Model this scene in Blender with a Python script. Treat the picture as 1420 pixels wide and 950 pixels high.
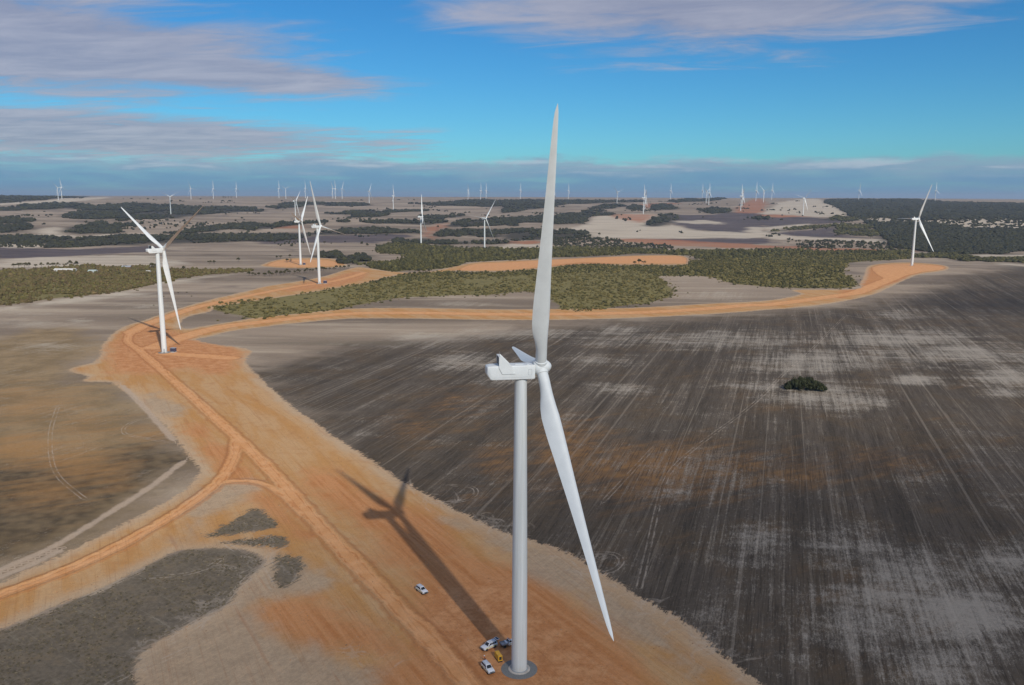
import bpy, math, random
import numpy as np
from mathutils import Matrix, Vector
R = math.radians
rng = np.random.default_rng(7)
random.seed(7)
for o in list(bpy.data.objects):
    bpy.data.objects.remove(o)
scene = bpy.context.scene
C = scene.collection

# ------------------------------------------------------------------ camera
FPX, CX, CY, CAM_H, HORIZ, ROLL = 1150.0, 710.0, 475.0, 126.0, 272.0, 0.2
PITCH = math.atan((CY - HORIZ) / FPX)
cd = bpy.data.cameras.new('camera'); cam = bpy.data.objects.new('camera', cd); C.objects.link(cam)
cd.sensor_width = 36.0; cd.sensor_fit = 'HORIZONTAL'; cd.lens = FPX / 1420.0 * 36.0
cd.clip_start = 1.0; cd.clip_end = 120000.0
fw = Vector((0, math.cos(PITCH), -math.sin(PITCH)))
rt0 = Vector((1, 0, 0)); up0 = rt0.cross(fw)
cr, sr = math.cos(R(ROLL)), math.sin(R(ROLL))
rt = rt0 * cr + up0 * sr; up = up0 * cr - rt0 * sr
cam.matrix_world = Matrix(((rt.x, up.x, -fw.x, 0), (rt.y, up.y, -fw.y, 0), (rt.z, up.z, -fw.z, CAM_H), (0, 0, 0, 1)))
scene.camera = cam
scene.render.resolution_x, scene.render.resolution_y = 1024, 685

# ------------------------------------------------------------------ light
SUN_EL = 34.0
sun_h = Vector((0.43, -0.903)).normalized()          # horizontal direction towards the sun
to_sun = Vector((sun_h.x * math.cos(R(SUN_EL)), sun_h.y * math.cos(R(SUN_EL)), math.sin(R(SUN_EL))))
sd = bpy.data.lights.new('sun', 'SUN'); sun = bpy.data.objects.new('sun', sd); C.objects.link(sun)
sd.energy = 3.9; sd.angle = R(0.9); sd.color = (1.0, 0.945, 0.86)
sun.rotation_euler = (-to_sun).to_track_quat('-Z', 'Y').to_euler()
sun.location = (300, -600, 900)

vs = scene.view_settings
vs.view_transform = 'Standard'; vs.look = 'None'; vs.gamma = 1.0; vs.exposure = 0.0; vs.use_curve_mapping = False


def lin(r, g, b):
    f = lambda c: (c / 255 / 12.92) if c / 255 <= 0.04045 else ((c / 255 + 0.055) / 1.055) ** 2.4
    return (f(r), f(g), f(b), 1.0)


class NT:
    """small helper round a node tree"""
    def __init__(self, tree):
        self.t = tree; self.n = tree.nodes; self.l = tree.links
        self.n.clear()

    def new(self, typ, **kw):
        nd = self.n.new(typ)
        for k, v in kw.items():
            setattr(nd, k, v)
        return nd

    def put(self, sock, v):
        if isinstance(v, bpy.types.NodeSocket):
            self.l.new(v, sock)
        elif v is not None:
            sock.default_value = v

    def math(self, op, a, b=None, c=None, clamp=False):
        m = self.new('ShaderNodeMath', operation=op, use_clamp=clamp)
        self.put(m.inputs[0], a)
        if b is not None: self.put(m.inputs[1], b)
        if c is not None: self.put(m.inputs[2], c)
        return m.outputs[0]

    def vmath(self, op, a, b=None):
        m = self.new('ShaderNodeVectorMath', operation=op)
        self.put(m.inputs[0], a)
        if b is not None: self.put(m.inputs[1], b)
        return m.outputs[0]

    def mix(self, fac, a, b, blend='MIX'):
        m = self.new('ShaderNodeMix', data_type='RGBA', blend_type=blend)
        self.put(m.inputs[0], fac); self.put(m.inputs[6], a); self.put(m.inputs[7], b)
        return m.outputs[2]

    def noise(self, vec, scale, detail=3.0, rough=0.55, dist=0.0):
        m = self.new('ShaderNodeTexNoise')
        self.put(m.inputs['Vector'], vec)
        m.inputs['Scale'].default_value = scale; m.inputs['Detail'].default_value = detail
        m.inputs['Roughness'].default_value = rough; m.inputs['Distortion'].default_value = dist
        return m.outputs[0]

    def smooth(self, v, a, b, lo=0.0, hi=1.0):
        m = self.new('ShaderNodeMapRange', interpolation_type='SMOOTHSTEP')
        self.put(m.inputs[0], v); self.put(m.inputs[1], a); self.put(m.inputs[2], b)
        m.inputs[3].default_value = lo; m.inputs[4].default_value = hi
        return m.outputs[0]

    def mapping(self, vec, rotz=0.0, scale=(1, 1, 1), loc=(0, 0, 0)):
        if rotz and tuple(scale) != (1, 1, 1):               # turn first, then stretch
            vec = self.mapping(vec, rotz); rotz = 0.0
        m = self.new('ShaderNodeMapping')
        self.put(m.inputs[0], vec)
        m.inputs['Location'].default_value = loc
        m.inputs['Rotation'].default_value = (0, 0, rotz); m.inputs['Scale'].default_value = scale
        return m.outputs[0]

    def attr(self, name):
        m = self.new('ShaderNodeAttribute'); m.attribute_name = name
        return m.outputs['Fac']


# ------------------------------------------------------------------ sky
world = bpy.data.worlds.new('World'); scene.world = world; world.use_nodes = True
w = NT(world.node_tree)
sky = w.new('ShaderNodeTexSky', sky_type='NISHITA', sun_disc=False)
sky.sun_elevation = R(SUN_EL); sky.sun_rotation = math.atan2(sun_h.x, sun_h.y)
sky.altitude = 200; sky.air_density = 1.0; sky.dust_density = 0.3; sky.ozone_density = 2.5
hs = w.new('ShaderNodeHueSaturation')
hs.inputs['Saturation'].default_value = 1.25; hs.inputs['Value'].default_value = 1.0
w.l.new(sky.outputs[0], hs.inputs['Color'])
tc = w.new('ShaderNodeTexCoord')
sep = w.new('ShaderNodeSeparateXYZ'); w.l.new(tc.outputs['Generated'], sep.inputs[0])
dx, dy, dz = sep.outputs
az = w.math('ARCTAN2', dx, dy)                                   # radians, 0 = north
el = w.math('ARCSINE', dz)
den = w.math('ADD', w.math('MAXIMUM', dz, 0.0), 0.045)
cmb = w.new('ShaderNodeCombineXYZ')
w.put(cmb.inputs[0], w.math('DIVIDE', dx, den)); w.put(cmb.inputs[1], w.math('DIVIDE', dy, den))
plane = cmb.outputs[0]                                           # a flat cloud deck seen in perspective
n_big = w.noise(w.mapping(plane, scale=(0.5, 0.42, 1)), 0.45, 6, 0.62, 0.4)
n_fine = w.noise(w.mapping(plane, rotz=0.25, scale=(0.8, 1.6, 1)), 1.6, 6, 0.65, 0.6)
n_mid = w.noise(w.mapping(plane, rotz=-0.1, scale=(0.7, 1.5, 1)), 0.75, 5, 0.6, 0.5)


def cloud_blob(a0, e0, ra, re, tilt=0.0):
    u = w.math('SUBTRACT', az, R(a0)); v = w.math('SUBTRACT', el, R(e0))
    v = w.math('SUBTRACT', v, w.math('MULTIPLY', u, tilt))
    u = w.math('DIVIDE', u, R(ra)); v = w.math('DIVIDE', v, R(re))
    d = w.math('SQRT', w.math('ADD', w.math('MULTIPLY', u, u), w.math('MULTIPLY', v, v)))
    return w.math('SUBTRACT', 1.0, d)                            # 1 in the middle, 0 at the rim


def vmax(*a):
    r = a[0]
    for b in a[1:]:
        r = w.math('MAXIMUM', r, b)
    return r


hi = vmax(cloud_blob(-33, 8.9, 26, 4.2, -0.03), cloud_blob(-36, 9.8, 20, 6.0), cloud_blob(-28, 3.6, 24, 1.8, -0.01), cloud_blob(-20, 7.6, 15, 1.6, -0.03),
          w.math('SUBTRACT', cloud_blob(14, 12.4, 26, 4.8, 0.0), 0.16), cloud_blob(-20, 13.8, 18, 1.6), cloud_blob(75, 14, 30, 6), cloud_blob(-95, 16, 35, 7))
hi = w.math('MAXIMUM', hi, w.smooth(el, R(16), R(38), -0.6, 0.45))            # broken cloud goes on overhead and behind
hi = w.math('MAXIMUM', hi, -0.6)
dn = w.math('ADD', w.math('MULTIPLY', w.math('SUBTRACT', n_big, 0.5), 0.9), w.math('MULTIPLY', w.math('SUBTRACT', n_fine, 0.5), 1.05))
dn = w.math('ADD', dn, w.math('MULTIPLY', w.math('SUBTRACT', n_mid, 0.5), 0.8))
dens_hi = w.smooth(w.math('ADD', hi, dn), -0.02, 0.5)
# a low distant bank along the whole horizon
bank_top = w.noise(w.mapping(tc.outputs['Generated'], scale=(7, 7, 25)), 1.0, 7, 0.65)
be = w.math('ADD', el, w.math('MULTIPLY', w.math('SUBTRACT', bank_top, 0.5), -0.05))
bank_tex = w.noise(w.mapping(tc.outputs['Generated'], scale=(7, 7, 90)), 1.2, 5, 0.6, 0.3)
dens_bank = w.math('MULTIPLY', w.smooth(be, R(2.7), R(2.0)), w.smooth(bank_tex, 0.22, 0.55, 0.6, 0.97))
clear_sky = w.mix(1.0, hs.outputs[0], (0.21, 0.49, 0.65, 1), 'MULTIPLY')
c_hi = w.mix(w.smooth(w.math('ADD', n_fine, w.math('MULTIPLY', n_mid, 0.6)), 0.55, 1.1), (1.95, 2.05, 2.75, 1), (3.0, 2.98, 3.5, 1))
c_bank = w.mix(w.smooth(be, R(0.8), R(2.3)), (0.9, 1.95, 3.3, 1), (1.85, 2.5, 3.4, 1))
c_bank = w.mix(w.math('MULTIPLY', w.smooth(bank_tex, 0.46, 0.66), w.smooth(be, R(1.1), R(2.1))), c_bank, (3.0, 3.5, 4.2, 1))
skyc = w.mix(w.math('MULTIPLY', dens_hi, 0.86), clear_sky, c_hi)
skyc = w.mix(w.math('MULTIPLY', dens_bank, 0.9), skyc, c_bank)
bg = w.new('ShaderNodeBackground'); bg.inputs[1].default_value = 0.145
w.l.new(skyc, bg.inputs[0])
wo = w.new('ShaderNodeOutputWorld'); w.l.new(bg.outputs[0], wo.inputs[0])


# ------------------------------------------------------------------ terrain
_lg = np.linspace(0, math.log(60000), 1400)
_z = np.interp(np.exp(_lg), [0, 1150, 1600, 2400, 2900, 3300, 4200, 5200, 6000, 7000, 9000, 13000, 20000, 60000],
               [0, 0, -5, -18, -13, 0, 33, 52, 73, 97, 107, 106, 98, 90])
_k = np.hanning(25); _k /= _k.sum()
_zs = np.convolve(np.pad(_z, 12, mode='edge'), _k, 'valid')


def H(x, y):
    x = np.asarray(x, float); y = np.asarray(y, float)
    d = np.hypot(x, y) + 1e-6
    z = np.interp(np.log(np.maximum(d, 1.0)), _lg, _zs)
    z = z + 13 * np.exp(-(((x - 690) / 300) ** 2 + ((y - 1410) / 260) ** 2))
    a = np.clip((d - 1700) / 2500, 0, 1)
    z = z + a * (4.5 * np.sin(x / 610 + 0.7) * np.sin(y / 830 + 1.9) + 3 * np.sin((x + y) / 390) + 3.5 * np.sin(x / 1500 + 2) * np.sin(y / 420))
    b = np.clip((d - 8000) / 4000, 0, 1)
    return z + b * (14 * np.sin(x / 2600 + 1) * np.sin(y / 5200 + .4) - 6)


_o = np.array([0, 0, CAM_H]); _rt = np.array(rt); _up = np.array(up); _fw = np.array(fw)
_ts = np.geomspace(120, 42000, 2600)


def G(px, py):
    """where the ray through a photo pixel meets the terrain"""
    d = _fw + _rt * (px - CX) / FPX - _up * (py - CY) / FPX
    p = _o + _ts[:, None] * d
    under = p[:, 2] < H(p[:, 0], p[:, 1])
    i = int(np.argmax(under)) if under.any() else len(_ts) - 1
    a, b = _ts[max(i - 1, 0)], _ts[i]
    for _ in range(24):
        m = (a + b) / 2; q = _o + m * d
        if q[2] < H(q[0], q[1]): b = m
        else: a = m
    q = _o + b * d
    return float(q[0]), float(q[1]), float(H(q[0], q[1]))


def GP(pts):
    return np.array([G(*p)[:2] for p in pts])


def catmull(pts, n, closed):
    P = np.array(pts, float); m = len(P); out = []
    for i in range(m if closed else m - 1):
        if closed: p0, p1, p2, p3 = P[i - 1], P[i], P[(i + 1) % m], P[(i + 2) % m]
        else: p0, p1, p2, p3 = P[max(i - 1, 0)], P[i], P[i + 1], P[min(i + 2, m - 1)]
        for t in np.arange(n) / n:
            out.append(0.5 * (2 * p1 + (p2 - p0) * t + (2 * p0 - 5 * p1 + 4 * p2 - p3) * t * t + (3 * p1 - p0 - 3 * p2 + p3) * t ** 3))
    if not closed: out.append(P[-1])
    return np.array(out)


def seg_dist(X, poly, closed):
    best = np.full(len(X), 1e18); side = np.zeros(len(X)); inside = np.zeros(len(X), bool)
    n = len(poly)
    for i in range(n if closed else n - 1):
        a, b = poly[i], poly[(i + 1) % n]
        ab = b - a; L = ab @ ab + 1e-9
        ap = X - a
        t = np.clip((ap @ ab) / L, 0, 1)
        q = ap - t[:, None] * ab
        d2 = q[:, 0] ** 2 + q[:, 1] ** 2
        cr_ = ab[0] * ap[:, 1] - ab[1] * ap[:, 0]
        up_ = d2 < best
        best = np.where(up_, d2, best); side = np.where(up_, np.sign(cr_), side)
        if closed:
            c = ((a[1] > X[:, 1]) != (b[1] > X[:, 1]))
            if c.any():
                xi = (b[0] - a[0]) * (X[:, 1] - a[1]) / (b[1] - a[1] + 1e-12) + a[0]
                inside ^= c & (X[:, 0] < xi)
    return np.sqrt(best), side, inside


def sdf_polys(X, polys, margin):
    """positive inside, metres; union of polygons"""
    out = np.full(len(X), -float(margin))
    for p in polys:
        lo, hi_ = p.min(0) - margin, p.max(0) + margin
        m = (X[:, 0] > lo[0]) & (X[:, 0] < hi_[0]) & (X[:, 1] > lo[1]) & (X[:, 1] < hi_[1])
        if not m.any(): continue
        d, _, ins = seg_dist(X[m], p, True)
        out[m] = np.maximum(out[m], np.where(ins, d, -np.minimum(d, margin)))
    return out


def sdf_lines(X, lines, margin):
    """lines = (polyline, half width); positive inside"""
    out = np.full(len(X), -float(margin))
    for p, hw in lines:
        lo, hi_ = p.min(0) - margin - 40, p.max(0) + margin + 40
        m = (X[:, 0] > lo[0]) & (X[:, 0] < hi_[0]) & (X[:, 1] > lo[1]) & (X[:, 1] < hi_[1])
        if not m.any(): continue
        d, _, _ = seg_dist(X[m], p[:, :2], False)
        out[m] = np.maximum(out[m], hw - d)
    return np.maximum(out, -margin)


def zpx(pts, ox, oy, s):
    return [(ox + a / s, oy + b / s) for a, b in pts]


Z0 = lambda p: zpx(p, 0, 230, 3.944)
Z4 = lambda p: zpx(p, 340, 230, 3.944)
Z5 = lambda p: zpx(p, 700, 230, 3.944)
Z6 = lambda p: zpx(p, 1060, 230, 3.944)

# --- land cover, traced as outlines and laid on the terrain
APRON = [
    [(95, 513), (127, 503), (139, 494), (142, 481), (152, 467), (172, 453), (203, 443), (241, 430), (290, 416), (345, 404), (300, 424), (292, 432),
     (258, 440), (250, 452), (262, 456), (285, 452), (294, 460), (268, 468), (294, 477), (330, 481), (349, 487), (342, 497), (345, 508), (379, 541), (409, 566), (453, 598), (492, 623),
     (519, 642), (552, 664), (600, 690), (646, 714), (709, 742), (740, 749), (788, 768), (817, 784), (864, 811), (903, 835), (946, 859), (970, 878), (999, 906),
     (1037, 930), (1060, 955), (1090, 1010), (900, 1250), (500, 1250), (170, 1010), (184, 931), (191, 909), (221, 887), (265, 863), (313, 839), (331, 812), (359, 788),
     (363, 777), (331, 762), (265, 761), (236, 768), (184, 795), (147, 814), (74, 843), (0, 874), (-120, 920), (-160, 880), (-60, 830), (0, 808), (37, 793), (110, 758), (199, 712), (254, 680), (274, 657),
     (272, 644), (253, 623), (243, 605), (220, 582), (193, 560), (162, 534), (152, 530), (113, 529), (122, 522)],
    [(280, 422), (320, 410), (345, 403), (369, 397), (407, 391), (446, 384), (487, 372), (505, 371), (531, 375), (564, 378), (600, 376), (640, 368), (648, 374), (564, 380), (540, 384), (505, 393), (469, 399), (422, 407), (369, 415), (298, 425)],
    [(630, 373), (650, 365), (700, 362), (756, 360), (841, 356), (897, 354), (949, 355), (954, 366), (942, 367), (855, 367), (807, 366), (742, 373), (700, 376), (641, 376)],
    [(363, 367), (383, 360.6), (411, 358), (462, 359), (482, 368), (451, 371), (411, 372), (368, 370)],
    [(245, 472), (279, 454), (317, 447), (360, 440), (413, 435), (487, 428), (576, 427), (700, 429), (813, 428), (897, 426), (982, 421), (1060, 417), (1111, 408), (1100, 402), (1187, 401), (1192, 394),
     (1199, 381), (1202, 371), (1212, 367), (1242, 364), (1283, 365), (1313, 369), (1311, 375), (1278, 380), (1258, 387), (1232, 399), (1212, 408), (1174, 417), (1123, 425), (1060, 430), (982, 436), (897, 440), (813, 443), (700, 444), (576, 442), (487, 442), (413, 448), (360, 454), (317, 460), (285, 468)],
]
CORE = [   # centre lines and half widths in metres
    ([(182, 461), (177, 473), (193, 486), (210, 501), (228, 517), (253, 539), (279, 562), (304, 585), (327, 606), (348, 626), (374, 652), (410, 692), (447, 733), (484, 773), (521, 810), (558, 850), (613, 906), (650, 950), (690, 1000)], 3.1),
    ([(182, 461), (203, 450), (228, 441), (266, 428), (304, 419), (360, 407), (413, 397), (457, 391), (487, 384), (505, 378)], 7.0),
    ([(-160, 885), (-60, 850), (0, 826), (55, 806), (110, 784), (166, 758), (221, 727), (265, 699), (302, 670), (320, 646), (328, 624), (326, 606)], 2.7),
    ([(300, 672), (330, 668), (365, 672), (395, 690), (420, 715)], 1.6),
    ([(215, 482), (240, 472), (279, 460), (317, 452), (360, 447), (413, 441), (487, 435), (576, 434), (700, 436), (813, 435), (897, 433), (982, 428), (1038, 423), (1060, 423), (1111, 417), (1161, 410), (1187, 406), (1212, 396), (1237, 386), (1258, 377), (1285, 372)], 10.0),
    ([(228, 490), (250, 492), (280, 494), (320, 497)], 7.0),
]
PADS = [[(640, 372), (660, 366), (700, 364), (756, 361), (841, 357), (897, 355), (946, 356), (951, 364), (942, 365.5), (855, 365.5), (807, 364), (742, 371), (700, 374.5), (645, 375)],
        [(372, 367), (385, 362), (411, 360), (455, 361), (470, 367), (445, 370), (411, 370.5), (376, 369)],
        [(1210, 371), (1242, 366), (1283, 367), (1308, 370), (1305, 374), (1275, 378), (1240, 386), (1222, 384)],
        [(160, 515), (150, 490), (175, 462), (215, 448), (262, 470), (325, 484), (335, 495), (310, 520), (260, 510), (215, 520)],
        [(395, 404), (415, 394), (450, 387), (500, 376), (505, 386), (470, 396), (420, 403)],
        [(617, 824), (650, 812), (681, 801), (735, 838), (790, 885), (840, 950), (700, 1000), (655, 955), (610, 890), (590, 850)]]
ORANGE = [[(640, 372), (700, 364), (841, 357), (946, 356), (951, 365), (855, 365.5), (742, 372), (645, 375)],
          [(345, 845), (415, 826), (470, 836), (540, 870), (560, 910), (470, 905), (400, 890)],
          [(480, 660), (520, 690), (600, 720), (660, 770), (560, 790), (500, 730), (440, 690), (420, 655)],
          [(560, 790), (650, 760), (720, 790), (790, 830), (850, 880), (900, 960), (700, 1010), (600, 920)],
          [(270, 590), (330, 640), (380, 690), (430, 750), (360, 700), (300, 650)],
          [(215, 480), (170, 480), (190, 455), (260, 470), (330, 486), (250, 505)],
          [(1212, 371), (1283, 367), (1308, 370), (1275, 378), (1232, 395), (1187, 408), (1161, 411)],
          [(520, 930), (600, 905), (640, 960), (520, 960)]]
GREYP = [[(184, 940), (200, 905), (260, 868), (320, 840), (335, 815), (365, 780), (400, 770), (440, 790), (450, 815), (350, 840), (370, 880), (470, 915), (520, 945), (480, 1010), (170, 1010)],
         [(620, 720), (740, 760), (820, 800), (900, 850), (985, 925), (960, 945), (870, 880), (780, 815), (700, 770)],
         [(260, 690), (330, 668), (370, 675), (330, 695), (285, 735), (250, 750)],
         [(196, 548), (222, 545), (252, 570), (240, 578), (215, 570)]]
ISLE = [[(0, 876), (74, 845), (147, 816), (184, 797), (236, 770), (265, 763), (331, 763), (362, 777), (358, 788), (331, 812), (313, 838), (265, 861), (221, 885), (191, 907), (184, 931), (170, 1010), (-200, 1010), (-200, 950)],
        [(287, 744), (325, 722), (354, 705), (379, 721), (383, 731), (330, 740)],
        [(303, 753), (345, 747), (390, 743), (395, 757), (368, 758), (335, 755)],
        [(383, 771), (416, 775), (420, 791), (398, 814), (383, 810)]]
PALETRACK = [([(-60, 822), (0, 790), (74, 758), (147, 714), (206, 677), (254, 640)], 1.4),
             ([(0, 800), (37, 786), (80, 765)], 1.0),
             ([(170, 535), (195, 560), (222, 590), (240, 610)], 1.8)]
DARK = [[(335, 515), (350, 545), (380, 575), (424, 612), (520, 680), (615, 735), (710, 775), (830, 840), (910, 890), (990, 955), (1040, 1030), (1040, 1300), (2400, 1300), (2300, 600), (1800, 460), (1450, 372), (1380, 376), (1330, 384), (1300, 398), (1240, 412), (1180, 424), (1100, 432), (980, 441), (820, 449), (720, 458), (600, 472), (520, 480), (420, 495)]]
LEFTF = [[(-300, 560), (0, 470), (90, 455), (140, 480), (95, 513), (113, 529), (162, 534), (220, 582), (253, 623), (272, 644), (199, 712), (110, 758), (0, 808), (-300, 950)]]
LDARK = [[(-300, 690), (0, 640), (100, 640), (200, 615), (250, 620), (272, 644), (199, 690), (110, 740), (0, 795), (-300, 930)]]
SCRUB = [
    [(290, 427), (318, 419), (369, 413), (422, 406), (469, 398), (505, 393), (546, 384), (567, 379), (623, 376), (641, 378), (700, 377), (742, 374), (807, 367), (855, 368), (942, 368), (960, 362), (990, 360), (1100, 352), (1240, 352), (1263, 359), (1187, 363), (1174, 369), (1170, 381), (1179, 383),
     (1188, 393), (1187, 397), (1146, 400), (1100, 399), (1066, 398), (1018, 393), (982, 384), (939, 382), (914, 384), (925, 393), (932, 404), (925, 413), (891, 421), (858, 424), (832, 430), (787, 432), (762, 414), (737, 404), (700, 407), (664, 409), (576, 412), (534, 416), (487, 425), (457, 432), (398, 438), (369, 442), (348, 441)],
    [(505, 367), (552, 361), (564, 354), (528, 351), (525, 342), (558, 338), (605, 342), (700, 346), (784, 344), (869, 345), (953, 348), (1100, 347), (1136, 349), (1250, 348), (1250, 354), (1100, 354), (990, 361), (955, 354), (897, 352), (841, 354), (756, 358), (700, 361), (650, 364), (623, 372), (564, 376), (537, 376)],
    [(0, 376), (63, 373), (122, 369), (142, 372), (190, 371), (213, 373), (241, 375), (328, 374.5), (330, 377), (241, 387), (190, 400), (127, 409), (0, 423), (-200, 450), (-200, 380)],
]
FOREST = [Z0(p) for p in [
    [(-300, 245), (0, 233), (150, 212), (300, 203), (520, 222), (420, 233), (200, 240), (0, 248), (-300, 255)],
    [(340, 272), (580, 215), (800, 210), (1250, 225), (1420, 237), (1420, 253), (1250, 258), (950, 288), (700, 292), (430, 290)],
    [(-100, 292), (90, 288), (180, 300), (100, 315), (-100, 312)], [(-100, 345), (80, 325), (180, 338), (60, 362), (-100, 375)],
    [(345, 352), (400, 328), (560, 310), (600, 325), (800, 315), (670, 335), (665, 362), (600, 370), (380, 367)],
    [(600, 298), (700, 285), (760, 288), (700, 300)],
    [(-200, 395), (180, 382), (390, 395), (600, 390), (800, 380), (870, 385), (1420, 375), (1420, 408), (900, 425), (700, 430), (400, 450), (270, 450), (280, 430), (200, 425), (-200, 420)],
    [(890, 373), (1000, 355), (1200, 330), (1420, 315), (1420, 348), (1240, 350), (1000, 370)],
    [(-600, 160), (200, 161), (500, 168), (350, 178), (180, 192), (0, 203), (-600, 215)]]]
FOREST += [Z4(p) for p in [
    [(150, 222), (330, 200), (640, 205), (660, 215), (500, 220), (370, 215), (280, 230), (180, 235)],
    [(440, 262), (600, 247), (900, 242), (1020, 248), (800, 254), (560, 264)], [(565, 282), (650, 265), (800, 265), (700, 280)],
    [(0, 325), (150, 318), (250, 310), (580, 304), (400, 314), (200, 330), (110, 350), (0, 352)],
    [(620, 308), (800, 299), (1000, 300), (1110, 310), (980, 327), (800, 320)],
    [(0, 402), (100, 375), (300, 368), (540, 350), (700, 345), (820, 350), (940, 355), (950, 367), (700, 372), (400, 380), (200, 410), (60, 415)],
    [(780, 415), (880, 400), (1050, 405), (1250, 415), (1420, 410), (1420, 426), (1100, 426), (900, 430)],
    [(1110, 327), (1200, 300), (1420, 290), (1420, 325), (1200, 332)],
    [(1020, 380), (1090, 355), (1200, 352), (1420, 360), (1420, 385), (1300, 392), (1250, 385), (1100, 387)],
    [(980, 277), (1200, 270), (1100, 290), (1000, 290)], [(920, 207), (1100, 205), (1250, 187), (1420, 192), (1420, 220), (1250, 222), (1000, 215)],
    [(410, 500), (450, 480), (500, 470), (530, 495), (480, 505)], [(490, 532), (560, 505), (650, 490), (690, 515), (640, 530), (560, 540)]]]
FOREST += [Z5(p) for p in [
    [(0, 290), (200, 280), (400, 262), (550, 262), (600, 268), (480, 280), (440, 312), (370, 318), (100, 310), (60, 325), (0, 325)],
    [(0, 355), (150, 350), (250, 352), (450, 365), (440, 390), (250, 405), (0, 405)],
    [(440, 250), (540, 239), (540, 248)], [(450, 232), (560, 215), (640, 215), (600, 235)], [(680, 237), (700, 215), (760, 220), (740, 240)],
    [(800, 240), (810, 215), (900, 212), (940, 235), (860, 242)], [(1060, 242), (1130, 230), (1200, 235), (1240, 255), (1120, 258)],
    [(775, 325), (810, 290), (880, 290), (880, 325)], [(860, 272), (940, 268), (960, 295), (880, 295)],
    [(0, 215), (0, 190), (210, 190), (700, 190), (750, 200), (500, 205), (300, 215), (200, 232), (0, 255)],
    [(900, 197), (950, 184), (1150, 178), (1200, 184), (1050, 197)], [(1340, 290), (1420, 280), (1420, 295)]]]
FOREST += [Z6(p) for p in [
    [(335, 187), (800, 187), (1000, 196), (1420, 208), (1800, 215), (1800, 300), (1420, 290), (1100, 290), (900, 300), (700, 285), (480, 280), (420, 240)],
    [(560, 300), (620, 312), (900, 317), (1100, 342), (1420, 352), (1800, 360), (1800, 470), (1420, 470), (1300, 480), (1000, 480), (720, 450), (690, 415), (620, 360)],
    [(385, 342), (420, 325), (560, 325), (620, 355), (620, 380), (500, 378), (400, 370)], [(30, 355), (200, 335), (400, 320), (500, 318), (400, 332), (100, 358)],
    [(310, 297), (400, 280), (510, 290), (500, 300)],
    [(820, 492), (1000, 482), (1200, 500), (1420, 505), (1700, 515), (1700, 535), (1420, 530), (1150, 525), (1000, 507), (830, 502)]]]
SPARSE = [Z5([(250, 405), (560, 398), (700, 425), (910, 435), (910, 450), (700, 448), (450, 447), (250, 435)]),      # open woodland: single trees on pale ground
          Z6([(180, 442), (350, 410), (700, 430), (720, 457), (500, 452), (250, 452)]),
          Z6([(480, 282), (700, 287), (900, 302), (1100, 292), (1420, 292), (1420, 350), (1100, 340), (900, 315), (620, 310)]),
          Z0([(-100, 425), (200, 425), (270, 440), (150, 450), (-100, 440)])]
WHITE = [Z5([(300, 345), (450, 320), (470, 280), (620, 265), (800, 265), (830, 280), (780, 320), (900, 325), (1000, 345), (1200, 362), (1420, 370), (1420, 395), (1000, 392), (600, 400), (450, 385), (340, 360)]),
         Z5([(930, 305), (1000, 298), (1150, 300), (1200, 318), (1050, 320)]), Z5([(1290, 355), (1350, 335), (1420, 340), (1420, 365)]),
         Z6([(150, 190), (330, 190), (470, 278), (200, 272), (0, 265), (0, 240)]), Z6([(0, 345), (150, 322), (250, 322), (60, 365)]), Z6([(0, 370), (300, 390), (640, 405), (680, 420), (300, 405), (0, 398)]),
         Z6([(480, 282), (700, 287), (900, 302), (1100, 292), (1420, 292), (1420, 350), (1100, 340), (900, 315), (620, 310)]),
         Z6([(1020, 485), (1400, 490), (1420, 500), (1200, 498)]), Z6([(1280, 530), (1420, 545), (1420, 575), (1390, 560)]),
         Z5([(0, 430), (180, 430), (450, 448), (900, 455), (1420, 458), (1420, 466), (900, 464), (0, 452)]),
         Z0([(240, 350), (330, 330), (360, 380), (600, 376), (800, 370), (800, 382), (400, 396), (200, 380)]), Z0([(-100, 205), (180, 195), (350, 180), (600, 175), (350, 200), (0, 218)]),
         Z0([(-100, 425), (200, 425), (270, 440), (150, 450), (-100, 440)]), Z0([(0, 520), (300, 500), (800, 490), (1000, 540), (600, 545), (100, 560)]),
         [(0, 426), (127, 411), (190, 402), (241, 389), (330, 378), (330, 380), (241, 393), (130, 415), (0, 431)]]
RED = [Z5([(580, 405), (800, 400), (1300, 425), (1420, 440), (1420, 452), (1100, 444), (800, 425)]), Z5([(740, 227), (770, 205), (960, 205), (800, 227)]),
       Z5([(1250, 250), (1350, 182), (1420, 190), (1420, 250)]), Z6([(0, 265), (120, 268), (250, 278), (0, 280)]), Z4([(100, 345), (180, 320), (300, 325), (250, 345)]),
       Z4([(980, 370), (1010, 320), (1110, 318), (1050, 345), (1030, 380), (1050, 405), (1010, 400)]), Z5([(0, 410), (180, 412), (160, 425), (0, 425)]),
       Z5([(590, 268), (820, 268), (760, 305), (640, 295)]), Z6([(0, 440), (180, 447), (720, 462), (750, 470), (0, 460)])]
DFAR = [Z5([(1000, 345), (880, 290), (950, 270), (1200, 262), (1420, 260), (1420, 335), (1250, 365)]), Z5([(800, 402), (1420, 396), (1420, 425), (1000, 415)]),
        Z6([(0, 285), (300, 285), (500, 300), (200, 320), (0, 335)]), Z6([(60, 370), (380, 340), (420, 378), (640, 395), (400, 395), (200, 385)]),
        Z0([(0, 440), (270, 455), (700, 440), (900, 450), (600, 480), (0, 505)]), Z4([(100, 410), (400, 385), (900, 375), (780, 415), (400, 420), (100, 430)]),
        Z6([(460, 200), (600, 205), (620, 200), (500, 190)])]
print('tracing')


def ragged(p):
    q = catmull(p, 3, True)
    q[:, 0] += rng.normal(0, 3.2, len(q)); q[:, 1] += rng.normal(0, 0.55, len(q))
    return q


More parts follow.
